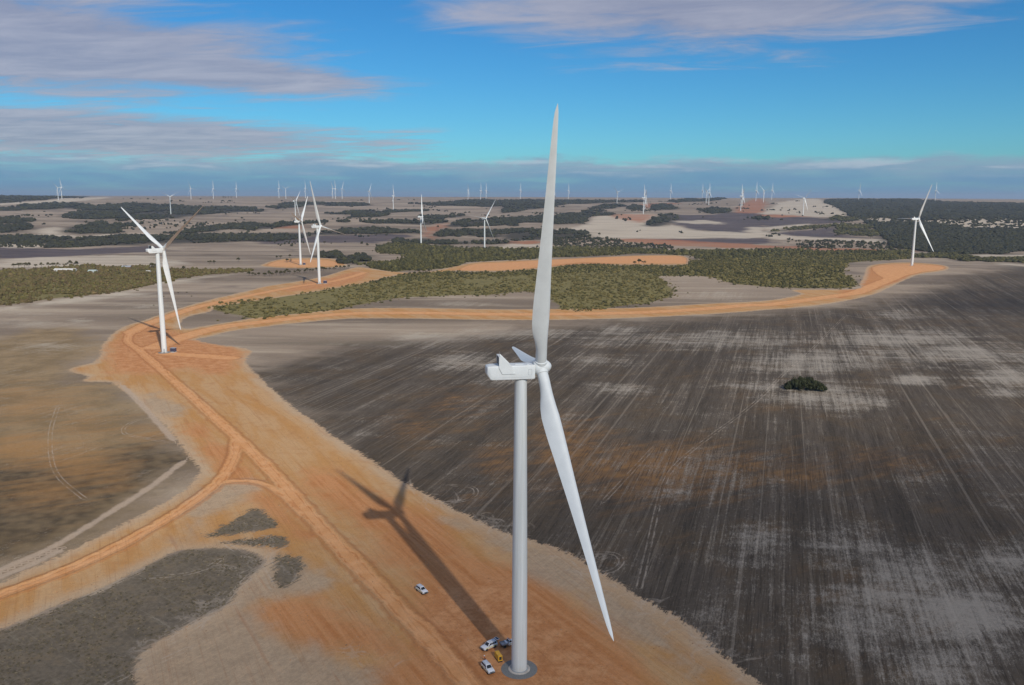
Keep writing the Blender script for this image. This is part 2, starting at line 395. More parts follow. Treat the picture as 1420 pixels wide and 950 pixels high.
wr = lambda L: [GP(ragged(p)) for p in L]
wp = lambda L, n=3: [GP(catmull(p, n, True) if n > 1 else p) for p in L]
wl = lambda L, n=4: [(GP(catmull(p, n, False)), hw) for p, hw in L]
apron_w, core_w, pads_w, orange_w = wp(APRON), wl(CORE), wp(PADS), wp(ORANGE)
grey_w, isle_w, ptrack_w, dark_w = wp(GREYP), wp(ISLE), wl(PALETRACK), wp(DARK, 2)
left_w, ldark_w = wp(LEFTF), wp(LDARK)


def frayed(p):
    q = catmull(p, 4, True)
    q[:, 0] += rng.normal(0, 1.6, len(q)); q[:, 1] += rng.normal(0, 0.45, len(q))
    return q


scrub_w = [GP(frayed(p)) for p in SCRUB]
forest_w, sparse_w, white_w, red_w, dfar_w = wr(FOREST), wr(SPARSE), wr(WHITE), wr(RED), wr(DFAR)
TRACKS = [[(886, 815), (897, 770), (910, 710), (923, 665), (945, 637), (985, 605), (1030, 572), (1060, 546), (1090, 515), (1112, 498), (1132, 478), (1150, 460), (1172, 438)],
          [(1100, 432), (1150, 434), (1190, 440), (1240, 450)],
          [(605, 697), (640, 695), (659, 686), (655, 676), (628, 673)], [(825, 767), (852, 768), (862, 779), (852, 790), (832, 796)],
          [(217, 578), (190, 583), (173, 592), (173, 601), (192, 606), (232, 613)], [(80, 565), (70, 600), (72, 640), (85, 665), (118, 692)],
          [(195, 801), (250, 797), (285, 788), (305, 776)], [(300, 745), (330, 765), (360, 785), (378, 815)], [(372, 745), (365, 775), (330, 815), (290, 855), (240, 890)],
          [(100, 1000), (150, 950), (205, 925), (260, 900)], [(836, 696), (870, 660), (905, 622)]]
rr_ = random.Random(3)
ARCS = []
for (ax0, ay0, ax1, ay1, n_) in [(560, 668, 760, 752, 26), (780, 765, 1040, 930, 46), (190, 905, 330, 820, 34), (330, 800, 380, 770, 14), (560, 930, 480, 900, 8), (350, 730, 400, 790, 12)]:
    for i in range(n_):
        u = rr_.random(); x0, y0 = ax0 + (ax1 - ax0) * u + rr_.uniform(-16, 10), ay0 + (ay1 - ay0) * u + rr_.uniform(-8, 8)
        a0 = rr_.uniform(0, 6.28); L_ = rr_.uniform(10, 34); cv = rr_.uniform(-1.6, 1.6)
        ARCS.append([(x0 + L_ * q * math.cos(a0 + cv * q), y0 + .6 * L_ * q * math.sin(a0 + cv * q)) for q in (0, .25, .5, .75, 1)])
tracks_w = [GP(catmull(t, 6, False)) for t in TRACKS]
arcs_w = [GP(catmull(t, 2, False)) for t in ARCS]

PALE = [(590, 470, 70, 12, 1.), (700, 462, 120, 10, .9), (860, 458, 60, 9, .7), (640, 500, 70, 14, .75), (830, 500, 60, 14, .5), (700, 525, 60, 10, .45), (850, 540, 50, 12, .55), (1010, 470, 130, 18, .72), (1120, 500, 120, 20, .82), (900, 470, 120, 14, .55),
        (1130, 545, 90, 22, .78), (1180, 555, 70, 24, .72), (1060, 535, 70, 14, .6), (1240, 470, 140, 20, .8), (1330, 490, 140, 22, .85), (1400, 520, 80, 20, .8), (1270, 525, 40, 10, .9), (1390, 545, 40, 10, .85), (1250, 435, 60, 8, .55),
        (1020, 650, 90, 40, .35), (930, 660, 60, 40, .3), (1180, 760, 90, 50, .6), (1260, 800, 120, 60, .85), (1340, 850, 110, 70, .9), (1180, 870, 120, 60, .65), (1300, 930, 100, 40, .75), (1400, 780, 60, 40, .8), (1050, 760, 60, 50, .5), (1000, 860, 60, 50, .35), (1380, 700, 60, 30, .3),
        (1280, 660, 70, 30, .3), (60, 480, 60, 10, .6), (30, 435, 40, 5, .7), (40, 448, 60, 6, .6), (215, 425, 60, 6, .6), (190, 412, 50, 4, .6), (110, 445, 25, 4, .8), (640, 421, 60, 4, .6), (540, 428, 60, 4, .6), (1000, 410, 60, 8, .55)]
RUST = [(900, 650, 170, 50, .75), (790, 620, 80, 60, .65), (1100, 650, 120, 30, .45), (640, 560, 80, 30, .35), (1020, 640, 80, 25, .5), (1230, 640, 150, 25, .4), (560, 590, 60, 30, .35), (30, 620, 80, 30, .8), (110, 640, 90, 40, .7), (60, 680, 90, 30, .6), (160, 660, 60, 30, .4), (40, 560, 120, 40, .5), (200, 600, 60, 25, .5), (120, 590, 90, 30, .5),
        (650, 415, 30, 3, .8), (700, 640, 60, 30, .5), (300, 880, 90, 20, .35), (660, 690, 50, 20, .35)]


def blob_field(X, blobs):
    out = np.zeros(len(X))
    for px, py, rx, ry, s in blobs:
        c = np.array(G(px, py)[:2]); ex = np.array(G(px + rx, py)[:2]) - c
        ey = (np.array(G(px, py - ry)[:2]) - np.array(G(px, py + ry)[:2])) / 2
        M = np.linalg.inv(np.stack([ex, ey], 1))
        q = (X - c) @ M.T
        out = np.maximum(out, s * np.clip(1.25 - np.sqrt((q ** 2).sum(1)), 0, 1))
    return out


# --- the terrain sheet: a fan-shaped grid, finer ahead, reaching beyond the horizon
az_f = np.concatenate([np.arange(-180, -40, 5.0), np.arange(-40, -35, 1.0), np.arange(-35, 35.01, 0.125), np.arange(36, 41, 1.0), np.arange(45, 180, 5.0)])
rad = np.concatenate([[6, 20, 45, 75, 105, 130], np.geomspace(150, 700, 360)[:-1], np.geomspace(700, 12500, 330), [14000, 16000, 19000, 23000, 28000, 35000, 45000]])
AA, RR = np.meshgrid(np.radians(az_f), rad, indexing='ij')
gx, gy = (RR * np.sin(AA)).ravel(), (RR * np.cos(AA)).ravel()
gx = np.append(gx, 0.0); gy = np.append(gy, 0.0)
gz = H(gx, gy)
nA, nR = len(az_f), len(rad)
ia, ir = np.meshgrid(np.arange(nA), np.arange(nR - 1), indexing='ij')
i2 = (ia + 1) % nA
quads = np.stack([ia * nR + ir, ia * nR + ir + 1, i2 * nR + ir + 1, i2 * nR + ir], -1).reshape(-1, 4)
ctr = nA * nR
tris = np.stack([np.full(nA, ctr), np.arange(nA) * nR, ((np.arange(nA) + 1) % nA) * nR], -1)
X = np.stack([gx, gy], 1)
print('sdf')
A = {}
A['apron'] = sdf_polys(X, apron_w, 60)
A['core'] = np.maximum(sdf_lines(X, core_w, 60), sdf_polys(X, pads_w[:3], 60))
A['pad'] = sdf_polys(X, pads_w[3:], 60)
A['orange'] = sdf_polys(X, orange_w, 60)
A['grey'] = sdf_polys(X, grey_w, 60)
A['isle'] = sdf_polys(X, isle_w, 60)
A['dark'] = sdf_polys(X, dark_w, 120)
A['leftf'] = sdf_polys(X, left_w, 120)
A['ldark'] = sdf_polys(X, ldark_w, 120)
A['scrub'] = sdf_polys(X, scrub_w, 100)
A['forest'] = sdf_polys(X, forest_w, 400)
A['white'] = sdf_polys(X, white_w, 400)
A['red'] = sdf_polys(X, red_w, 400)
A['dfar'] = sdf_polys(X, dfar_w, 400)


def signed_line(lines, far):
    trk = np.full(len(X), far)
    for t in lines:
        lo, hi_ = t.min(0) - far, t.max(0) + far
        m = (X[:, 0] > lo[0]) & (X[:, 0] < hi_[0]) & (X[:, 1] > lo[1]) & (X[:, 1] < hi_[1])
        if not m.any(): continue
        d, s_, _ = seg_dist(X[m], t, False)
        sdv = d * np.where(s_ == 0, 1, s_)
        trk[m] = np.where(np.abs(sdv) < np.abs(trk[m]), sdv, trk[m])
    return trk


A['track'] = signed_line(tracks_w, 50.0)
A['arc'] = signed_line(arcs_w, 12.0)
A['ptrack'] = signed_line([p for p, _ in ptrack_w], 40.0)
A['dark'] *= np.interp(np.hypot(X[:, 0], X[:, 1]), [260, 480], [4.0, 1.0])
A['pale'] = blob_field(X, PALE)
A['rust'] = blob_field(X, RUST)


# graded soil pushed up along the road edges
gz = gz + (np.hypot(gx, gy) < 760) * 0.32 * np.exp(-((A['core'] + 0.9) / 0.8) ** 2) * (A['apron'] > 0)

# ------------------------------------------------------------------ ground material
gm = bpy.data.materials.new('soil'); gm.use_nodes = True
g = NT(gm.node_tree)
geo = g.new('ShaderNodeNewGeometry')
pos = g.mapping(geo.outputs['Position'], scale=(1, 1, 0.0))
n1000 = g.noise(pos, 0.0016, 4, 0.6)
n200 = g.noise(pos, 0.006, 5, 0.6, 0.5)
n40 = g.noise(pos, 0.03, 5, 0.6, 0.4)
n8 = g.noise(pos, 0.15, 5, 0.65)
n2 = g.noise(pos, 0.6, 4, 0.7)
nf = g.noise(pos, 2.2, 3, 0.7)
ROW = R(18.0)
rows = g.noise(g.mapping(pos, rotz=ROW, scale=(0.55, 0.012, 1)), 1.0, 4, 0.65)           # sowing rows
rows2 = g.noise(g.mapping(pos, rotz=ROW, scale=(0.09, 0.0035, 1)), 1.0, 4, 0.6, 0.2)
rowl = g.noise(g.mapping(pos, rotz=ROW, scale=(0.33, 0.0012, 1)), 1.0, 1, 0.5)
speck = g.noise(g.mapping(pos, rotz=ROW, scale=(1.5, 0.35, 1)), 1.0, 3, 0.75)
rows3 = g.noise(g.mapping(pos, rotz=ROW, scale=(1.6, 0.05, 1)), 1.0, 3, 0.6)
rv0 = np.array(G(348, 626)[:2]); rv1 = np.array(G(521, 810)[:2]); rv = rv1 - rv0
ROADROT = math.atan2(rv[0], rv[1])
drag = g.noise(g.mapping(pos, rotz=ROADROT, scale=(0.35, 0.018, 1)), 1.0, 5, 0.65, 0.3)   # grader scrapes along the road
drag2 = g.noise(g.mapping(pos, rotz=ROADROT, scale=(0.08, 0.012, 1)), 1.0, 5, 0.6, 0.6)
scuff = g.noise(g.mapping(pos, rotz=0.5, scale=(1.3, 0.07, 1)), 1.0, 3, 0.6, 0.6)
bands = g.noise(g.mapping(pos, scale=(0.0011, 0.006, 1)), 1.0, 5, 0.62, 0.4)
bandsf = g.noise(g.mapping(pos, rotz=0.06, scale=(0.004, 0.028, 1)), 1.0, 5, 0.62, 0.3)


def cen(n, amp):
    return g.math('MULTIPLY', g.math('SUBTRACT', n, 0.5), amp * 2)


def mask(name, amp_list, wid):
    v = g.attr(name)
    for n, a in amp_list:
        v = g.math('ADD', v, cen(n, a))
    return g.smooth(v, -wid, wid)


# far and middle fields: stubble, grey brown
base = g.mix(g.smooth(bands, 0.36, 0.64), lin(124, 109, 92), lin(164, 146, 125))
base = g.mix(g.smooth(bandsf, 0.5, 0.7, 0, 0.6), base, lin(188, 171, 147))
base = g.mix(g.smooth(n200, 0.52, 0.7, 0, 0.65), base, lin(98, 86, 77))
base = g.mix(g.smooth(bandsf, 0.42, 0.28, 0, 0.6), base, lin(108, 100, 82))
base = g.mix(mask('dfar', [(n200, 90), (n40, 25)], 22), base, g.mix(g.smooth(bandsf, 0.35, 0.65), lin(76, 68, 68), lin(104, 92, 88)))
base = g.mix(g.math('MULTIPLY', mask('white', [(n200, 80), (n40, 30)], 22), g.smooth(bandsf, 0.3, 0.6, 0.45, 0.95)), base, lin(194, 180, 158))
base = g.mix(g.math('MULTIPLY', mask('red', [(n200, 80), (n40, 25)], 30), g.smooth(bandsf, 0.3, 0.6, 0.35, 0.9)), base, lin(164, 106, 72))
base = g.mix(mask('forest', [(n200, 60), (n40, 45)], 35), base, lin(72, 66, 54))
# the paddock left of the road
lf = g.mix(g.smooth(n40, 0.35, 0.65), lin(130, 110, 80), lin(152, 130, 98))
lf = g.mix(g.smooth(n8, 0.5, 0.7, 0, 0.5), lf, lin(116, 99, 75))
lf = g.mix(g.math('MULTIPLY', mask('ldark', [(n40, 40), (n8, 14)], 22), g.smooth(n8, 0.3, 0.7, 0.5, 0.95)), lf, g.mix(g.smooth(n2, 0.3, 0.7), lin(60, 52, 42), lin(86, 74, 57)))
streaky = g.noise(g.mapping(pos, rotz=-0.5, scale=(0.02, 0.16, 1)), 1.0, 5, 0.65, 0.3)
rustm = g.math('ADD', g.attr('rust'), g.math('ADD', cen(streaky, 0.75), cen(n40, 0.4)))
rustm = g.smooth(rustm, 0.02, 1.0, 0, 0.8)
lf = g.mix(g.math('MULTIPLY', rustm, 0.8), lf, lin(168, 124, 74))
base = g.mix(mask('leftf', [(n40, 30), (n8, 6)], 20), base, lf)
# the dark cropped paddock on the right with sowing rows
dk = g.mix(g.smooth(rows2, 0.3, 0.7), lin(74, 66, 56), lin(98, 88, 76))
dk = g.mix(g.smooth(n40, 0.42, 0.66, 0, 0.6), dk, lin(94, 80, 62))
dk = g.mix(rustm, dk, g.mix(g.smooth(n8, 0.35, 0.65), lin(156, 114, 68), lin(120, 91, 62)))
dk = g.mix(g.smooth(rows, 0.54, 0.64, 0, 0.30), dk, lin(136, 124, 108))
dk = g.mix(g.smooth(rows3, 0.5, 0.62, 0, 0.5), dk, lin(54, 47, 40))
dk = g.mix(g.smooth(speck, 0.56, 0.66, 0, 0.3), dk, lin(126, 114, 98))
dk = g.mix(g.smooth(rowl, 0.66, 0.70, 0, 0.28), dk, lin(160, 148, 132))
wisp = g.noise(g.mapping(pos, rotz=0.12, scale=(0.011, 0.045, 1)), 1.0, 6, 0.68, 0.5)
pl = g.math('ADD', g.attr('pale'), g.math('ADD', cen(rows, 0.75), cen(rows2, 0.45)))
pl = g.math('ADD', pl, g.math('ADD', cen(n8, 0.55), g.math('ADD', cen(wisp, 0.9), cen(g.math('ADD', g.math('MULTIPLY', speck, 0.55), g.math('MULTIPLY', nf, 0.45)), 1.25))))
plm = g.smooth(pl, 0.15, 1.1, 0, 0.64)
dk = g.mix(plm, dk, lin(180, 170, 154))
base = g.mix(g.math('MULTIPLY', plm, g.smooth(g.attr('dark'), -5, -20)), base, lin(186, 174, 154))
base = g.mix(mask('dark', [(n40, 40), (wisp, 35), (n8, 10)], 45), base, dk)
# low scrub ground cover
sc = g.mix(g.smooth(n8, 0.35, 0.65), lin(112, 104, 62), lin(134, 122, 78))
sc = g.mix(g.smooth(n40, 0.5, 0.72, 0, 0.7), sc, lin(98, 92, 62))
base = g.mix(mask('scrub', [(n40, 9), (n8, 3)], 3), base, sc)
# stripped ground round the roads
ap = g.mix(g.smooth(drag2, 0.38, 0.62), lin(186, 138, 84), lin(192, 154, 110))
ap = g.mix(g.smooth(n8, 0.5, 0.7, 0, 0.5), ap, lin(172, 122, 76))
ap = g.mix(mask('orange', [(n40, 16), (n8, 5), (drag, 6)], 8), ap, g.mix(g.smooth(drag, 0.35, 0.65), lin(180, 120, 72), lin(198, 142, 94)))
ap = g.mix(g.math('MULTIPLY', mask('grey', [(n40, 16), (n8, 5), (drag, 5)], 6), 0.85), ap, g.mix(g.smooth(g.math('ADD', g.math('MULTIPLY', scuff, 0.4), g.math('MULTIPLY', n8, 0.6)), 0.3, 0.7), lin(160, 141, 117), lin(186, 163, 134)))
edge = g.smooth(g.math('ADD', g.attr('apron'), g.math('ADD', cen(n40, 7), cen(n8, 3))), 9.0, 0.5, 0, 0.7)
ap = g.mix(edge, ap, lin(186, 164, 136))
ap = g.mix(mask('pad', [(n40, 14), (n8, 7), (drag, 6)], 9), ap, g.mix(g.smooth(n8, 0.35, 0.65), lin(182, 123, 77), lin(202, 147, 100)))
ap = g.mix(g.smooth(drag, 0.56, 0.72, 0, 0.35), ap, lin(156, 102, 62))
ap = g.mix(g.smooth(scuff, 0.56, 0.75, 0, 0.18), ap, lin(202, 168, 128))
ap = g.mix(g.smooth(n2, 0.56, 0.75, 0, 0.2), ap, lin(148, 100, 62))
core_d = g.math('ADD', g.attr('core'), g.math('ADD', cen(n8, 1.8), cen(n40, 1.5)))
cc = g.mix(g.smooth(n8, 0.35, 0.65), lin(222, 166, 116), lin(208, 149, 97))
ap = g.mix(g.smooth(core_d, -1.4, 1.4, 0, 0.85), ap, cc)
ap = g.mix(g.math('MULTIPLY', g.smooth(core_d, -2.6, -1.2, 0, 0.5), g.smooth(core_d, 0.1, -0.7)), ap, lin(168, 110, 66))
crut = g.smooth(g.math('ABSOLUTE', g.math('SUBTRACT', core_d, 1.5)), 0.55, 0.1)
ap = g.mix(g.math('MULTIPLY', crut, g.smooth(n8, 0.4, 0.6, 0.1, 0.5)), ap, lin(176, 112, 64))
dragf = g.noise(g.mapping(pos, rotz=ROADROT + 0.06, scale=(1.6, 0.02, 1)), 1.0, 3, 0.6, 0.2)
ap = g.mix(g.smooth(dragf, 0.56, 0.64, 0, 0.18), ap, lin(142, 92, 52))
windrow = g.smooth(g.math('ABSOLUTE', g.math('ADD', core_d, 0.6)), 1.0, 0.0)
apm = mask('apron', [(n8, 3.4), (n2, 2.2), (scuff, 3.0), (n40, 2.5)], 0.9)
base = g.mix(apm, base, ap)
# vegetated islands left between the tracks
isl = g.mix(g.smooth(g.math('ADD', g.math('MULTIPLY', n2, 0.35), g.math('MULTIPLY', n8, 0.65)), 0.35, 0.65), lin(104, 94, 79), lin(124, 112, 94))
isl = g.mix(g.smooth(n8, 0.5, 0.7, 0, 0.5), isl, lin(118, 100, 74))
isl = g.mix(g.smooth(g.noise(g.mapping(pos, rotz=-0.9, scale=(0.9, 0.05, 1)), 1.0, 3, 0.6, 0.4), 0.55, 0.75, 0, 0.5), isl, lin(140, 130, 110))
base = g.mix(mask('isle', [(n8, 4.0), (n2, 3.0), (scuff, 4.5)], 1.2), base, isl)
pt = g.math('ADD', g.math('ABSOLUTE', g.attr('ptrack')), g.math('ADD', cen(n8, 1.6), cen(n2, 0.9)))
base = g.mix(g.smooth(pt, 2.6, 0.9, 0, 0.8), base, g.mix(n8, lin(190, 164, 136), lin(176, 160, 142)))
ta = g.math('ABSOLUTE', g.math('ADD', g.attr('track'), cen(n8, 0.5)))
rut = g.smooth(g.math('ABSOLUTE', g.math('SUBTRACT', ta, 0.9)), 0.45, 0.1)
rut = g.math('MULTIPLY', rut, g.smooth(n8, 0.35, 0.65, 0.0, 0.5))
arc = g.math('ABSOLUTE', g.math('ADD', g.attr('arc'), cen(n8, 0.4)))
arc = g.math('MULTIPLY', g.smooth(arc, 0.75, 0.1), g.smooth(n8, 0.35, 0.65, 0.05, 0.35))
rut = g.math('MAXIMUM', rut, arc)
base = g.mix(rut, base, lin(186, 172, 154))
# fine grain
base = g.mix(1.0, base, g.mix(g.smooth(g.math('ADD', g.math('MULTIPLY', nf, 0.5), g.math('MULTIPLY', n2, 0.5)), 0.3, 0.7), (0.84, 0.84, 0.84, 1), (1.14, 1.14, 1.14, 1)), 'MULTIPLY')
bsdf = g.new('ShaderNodeBsdfPrincipled'); bsdf.inputs['Roughness'].default_value = 0.95
bsdf.inputs['Specular IOR Level'].default_value = 0.1
g.l.new(base, bsdf.inputs['Base Color'])
bmp = g.new('ShaderNodeBump'); bmp.inputs['Strength'].default_value = 0.5; bmp.inputs['Distance'].default_value = 0.25
g.l.new(g.math('ADD', n2, g.math('ADD', nf, g.math('ADD', g.math('MULTIPLY', windrow, 1.6), g.math('SUBTRACT', g.math('MULTIPLY', drag, 1.5), g.math('MULTIPLY', crut, 0.8))))), bmp.inputs['Height'])
g.l.new(bmp.outputs[0], bsdf.inputs['Normal'])
go = g.new('ShaderNodeOutputMaterial'); g.l.new(bsdf.outputs[0], go.inputs[0])


def link(name, me, mat=None, parent=None, kind=None):
    o = bpy.data.objects.new(name, me); C.objects.link(o)
    if mat is not None and not me.materials: me.materials.append(mat)
    if parent is not None: o.parent = parent
    if kind: o['kind'] = kind
    return o


def tag(o, label, cat, group=None, kind=None):
    o['label'] = label; o['category'] = cat
    if group: o['group'] = group
    if kind: o['kind'] = kind
    return o


def np_mesh(name, V, faces_list, smooth=False):
    """V (n,3); faces_list: list of int arrays (m,k)"""
    me = bpy.data.meshes.new(name)
    V = np.asarray(V, np.float32)
    tot = np.concatenate([np.full(len(f), f.shape[1]) for f in faces_list]).astype(np.int32)
    idx = np.concatenate([f.ravel() for f in faces_list]).astype(np.int32)
    me.vertices.add(len(V)); me.vertices.foreach_set('co', V.ravel())
    me.loops.add(len(idx)); me.loops.foreach_set('vertex_index', idx)
    me.polygons.add(len(tot))
    st = np.zeros(len(tot), np.int32); st[1:] = np.cumsum(tot)[:-1]
    me.polygons.foreach_set('loop_start', st); me.polygons.foreach_set('loop_total', tot)
    me.polygons.foreach_set('use_smooth', np.full(len(tot), smooth))
    me.update(calc_edges=True); me.validate()
    return me


def sheet(name, qsel, tsel, lift):
    used = np.unique(np.concatenate([qsel.ravel(), tsel.ravel()]).astype(int))
    remap = np.full(len(gx), -1); remap[used] = np.arange(len(used))
    V = np.stack([gx[used], gy[used], gz[used] + lift], 1)
    fl = [remap[f] for f in (qsel, tsel) if len(f)]
    me = np_mesh(name, V, fl, True)
    for k, v in A.items():
        at = me.attributes.new(k, 'FLOAT', 'POINT'); at.data.foreach_set('value', v[used].astype(np.float32))
    return link(name, me, gm, kind='structure')


quads = quads[:, ::-1]; tris = tris[:, ::-1]
if (lambda q: np.cross(np.array([gx[q[1]] - gx[q[0]], gy[q[1]] - gy[q[0]]]), np.array([gx[q[2]] - gx[q[0]], gy[q[2]] - gy[q[0]]])))(quads[nR * 60 + 40]) < 0:
    quads = quads[:, ::-1]; tris = tris[:, ::-1]
none = np.zeros((0, 3), int)
sheet('ground', quads, tris, 0.0)
qcore = (A['core'][quads] > 0).all(1) & (A['apron'][quads] > 0).all(1)
qap = (A['apron'][quads] > 0).all(1) & (A['isle'][quads] < 0).all(1)
sheet('cleared_ground', quads[qap], none, 0.05)
sheet('dirt_road', quads[qcore], none, 0.10)
qf = (A['dark'][quads] > 2).all(1) & ~(A['apron'][quads] > -2).any(1)
sheet('cropped_paddock', quads[qf], none, 0.05)


# ------------------------------------------------------------------ plain materials
def mat(name, col, rough=0.5, metal=0.0, spec=0.5, var=0.06, scale=1.5, coat=0.0):
    m = bpy.data.materials.new(name); m.use_nodes = True
    t = NT(m.node_tree)
    tcn = t.new('ShaderNodeTexCoord')
    n = t.noise(tcn.outputs['Object'], scale, 4, 0.6)
    c2 = tuple(c * (1 - 2 * var) for c in col[:3]) + (1,)
    b = t.new('ShaderNodeBsdfPrincipled')
    t.l.new(t.mix(t.smooth(n, 0.3, 0.7), c2, col), b.inputs['Base Color'])
    b.inputs['Roughness'].default_value = rough; b.inputs['Metallic'].default_value = metal
    b.inputs['Specular IOR Level'].default_value = spec
    if coat: b.inputs['Coat Weight'].default_value = coat
    o = t.new('ShaderNodeOutputMaterial'); t.l.new(b.outputs[0], o.inputs[0])
    return m


def tower_paint():
    m = bpy.data.materials.new('tower_paint'); m.use_nodes = True
    t = NT(m.node_tree)
    tcn = t.new('ShaderNodeTexCoord')
    streak = t.noise(t.mapping(tcn.outputs['Object'], scale=(1.2, 1.2, 0.03)), 1.0, 5, 0.65)
    sepn = t.new('ShaderNodeSeparateXYZ'); t.l.new(tcn.outputs['Object'], sepn.inputs[0])
    can = t.noise(t.mapping(tcn.outputs['Object'], scale=(0.0, 0.0, 0.16)), 1.0, 1, 0.5)
    c = t.mix(t.smooth(streak, 0.35, 0.7), (0.59, 0.61, 0.585, 1), (0.71, 0.725, 0.70, 1))
    c = t.mix(t.smooth(can, 0.4, 0.6, 0, 0.1), c, (0.65, 0.67, 0.69, 1))
    c = t.mix(t.smooth(t.math('ADD', sepn.outputs[2], t.math('MULTIPLY', streak, 3.0)), 4.2, 1.4, 0, 0.35), c, lin(190, 160, 130))
    b = t.new('ShaderNodeBsdfPrincipled'); t.l.new(c, b.inputs['Base Color']); b.inputs['Roughness'].default_value = 0.45
    o = t.new('ShaderNodeOutputMaterial'); t.l.new(b.outputs[0], o.inputs[0])
    return m


M_TOWER = tower_paint()
M_BLADE = mat('blade_gelcoat', (0.70, 0.715, 0.69, 1), 0.42, var=0.04, scale=0.25)
M_NAC = mat('nacelle_shell', (0.72, 0.735, 0.71, 1), 0.45, var=0.04, scale=0.6)
M_DARKP = mat('radiator_mesh', (0.035, 0.045, 0.055, 1), 0.6, var=0.2, scale=6)
M_SEAM = mat('shell_seam', (0.32, 0.34, 0.35, 1), 0.6)
M_CONC = mat('concrete', (0.52, 0.47, 0.40, 1), 0.9, var=0.15, scale=1.2)
M_GRAV = mat('grey_gravel', (0.21, 0.21, 0.195, 1), 0.95, var=0.12, scale=3)
M_STEEL = mat('galvanised_steel', (0.42, 0.44, 0.45, 1), 0.4, 0.6)
M_CARW = mat('white_car_paint', (0.74, 0.75, 0.76, 1), 0.25, var=0.05, coat=0.5)
M_GLASS = mat('tinted_glass', (0.015, 0.02, 0.026, 1), 0.08, var=0.1)
M_TYRE = mat('tyre_rubber', (0.02, 0.02, 0.02, 1), 0.85)
M_RIM = mat('wheel_steel', (0.45, 0.45, 0.45, 1), 0.4, 0.5)
M_BLACK = mat('black_plastic', (0.025, 0.025, 0.027, 1), 0.6)
M_HIVIS = mat('yellow_reflective_stripe', (0.72, 0.62, 0.16, 1), 0.5)
M_LAMP = mat('lamp_lens', (0.7, 0.68, 0.6, 1), 0.15)
M_RLAMP = mat('red_lens', (0.45, 0.03, 0.02, 1), 0.2)
M_YEL = mat('yellow_machine_paint', (0.74, 0.40, 0.03, 1), 0.45, var=0.08)
M_BLUE = mat('blue_grey_cabinet', (0.06, 0.06, 0.10, 1), 0.5)
M_ROOFG = mat('grey_roof_sheet', (0.40, 0.41, 0.42, 1), 0.5, 0.2)
M_ROOFN = mat('pale_green_roof_sheet', (0.42, 0.48, 0.44, 1), 0.5)
M_WALLW = mat('pale_wall', (0.62, 0.59, 0.54, 1), 0.85)
M_BRICK = mat('red_brown_wall', (0.33, 0.17, 0.10, 1), 0.9)
M_HIV = mat('orange_work_shirt', (0.85, 0.22, 0.04, 1), 0.8)
M_NAVY = mat('navy_trousers', (0.02, 0.025, 0.05, 1), 0.9)
M_SKIN = mat('skin', (0.42, 0.24, 0.17, 1), 0.6)
M_HAT = mat('white_hard_hat', (0.8, 0.8, 0.78, 1), 0.35)
M_BARK = mat('bark', (0.12, 0.09, 0.07, 1), 0.95, var=0.2, scale=3)


# ------------------------------------------------------------------ mesh helpers
class MB:
    def __init__(self): self.v = []; self.f = []

    def add(self, V, F):
        b = len(self.v); self.v += [tuple(map(float, p)) for p in V]; self.f += [tuple(i + b for i in q) for q in F]
        return self

    def box(self, c, s, top=(1, 1), sh=(0, 0)):
        x, y, z = c; a, b, h = s[0] / 2, s[1] / 2, s[2] / 2
        V = [(x - a, y - b, z - h), (x + a, y - b, z - h), (x + a, y + b, z - h), (x - a, y + b, z - h)]
        V += [(x + p * a * top[0] + sh[0], y + q * b * top[1] + sh[1], z + h) for p, q in ((-1, -1), (1, -1), (1, 1), (-1, 1))]
        return self.add(V, [(3, 2, 1, 0), (4, 5, 6, 7), (0, 1, 5, 4), (1, 2, 6, 5), (2, 3, 7, 6), (3, 0, 4, 7)])

    def loft(self, rings, caps=True):
        n = len(rings[0]); V = [p for r in rings for p in r]; F = []
        for i in range(len(rings) - 1):
            for j in range(n):
                k = (j + 1) % n
                F.append((i * n + j, i * n + k, (i + 1) * n + k, (i + 1) * n + j))
        if caps: F += [tuple(range(n))[::-1], tuple((len(rings) - 1) * n + j for j in range(n))]
        return self.add(V, F)

    def lathe(self, prof, n=32, caps=True):
        return self.loft([[(r * math.cos(2 * math.pi * j / n), r * math.sin(2 * math.pi * j / n), z) for j in range(n)] for r, z in prof], caps)

    def tube(self, p, q, r0, r1=None, n=8):
        p, q = Vector(p), Vector(q); r1 = r0 if r1 is None else r1
        d = (q - p).normalized(); a = d.orthogonal().normalized(); b = d.cross(a)
        ring = lambda c, r: [tuple(c + a * r * math.cos(2 * math.pi * j / n) + b * r * math.sin(2 * math.pi * j / n)) for j in range(n)]
        return self.loft([ring(p, r0), ring(q, r1)])

    def prism(self, poly, axis, lo, hi):
        """poly in the two remaining axes (in order), extruded along axis"""
        def P(u, v, w_):
            return (w_, u, v) if axis == 0 else (u, w_, v) if axis == 1 else (u, v, w_)
        return self.loft([[P(u, v, lo) for u, v in poly], [P(u, v, hi) for u, v in poly]])

    def mesh(self, name, m, smooth=False, bevel=0, sharp=40):
        me = bpy.data.meshes.new(name); me.from_pydata(self.v, [], self.f)
        import bmesh
        bm = bmesh.new(); bm.from_mesh(me)
        bmesh.ops.recalc_face_normals(bm, faces=bm.faces)
        if bevel:
            bmesh.ops.bevel(bm, geom=[e for e in bm.edges if len(e.link_faces) == 2 and e.calc_face_angle(0) > 0.5], offset=bevel, segments=2, affect='EDGES', profile=0.6)
        for f in bm.faces: f.smooth = smooth
        if smooth:
            for e in bm.edges:
                e.smooth = not (len(e.link_faces) == 2 and e.calc_face_angle(0) > R(sharp))
        bm.to_mesh(me); bm.free()
        me.materials.append(m)
        return me


def part(name, me, parent, loc=None, mtx=None):
    o = bpy.data.objects.new(name, me); C.objects.link(o); o.parent = parent
    if mtx is not None: o.matrix_local = mtx
    if loc is not None: o.location = loc
    return o


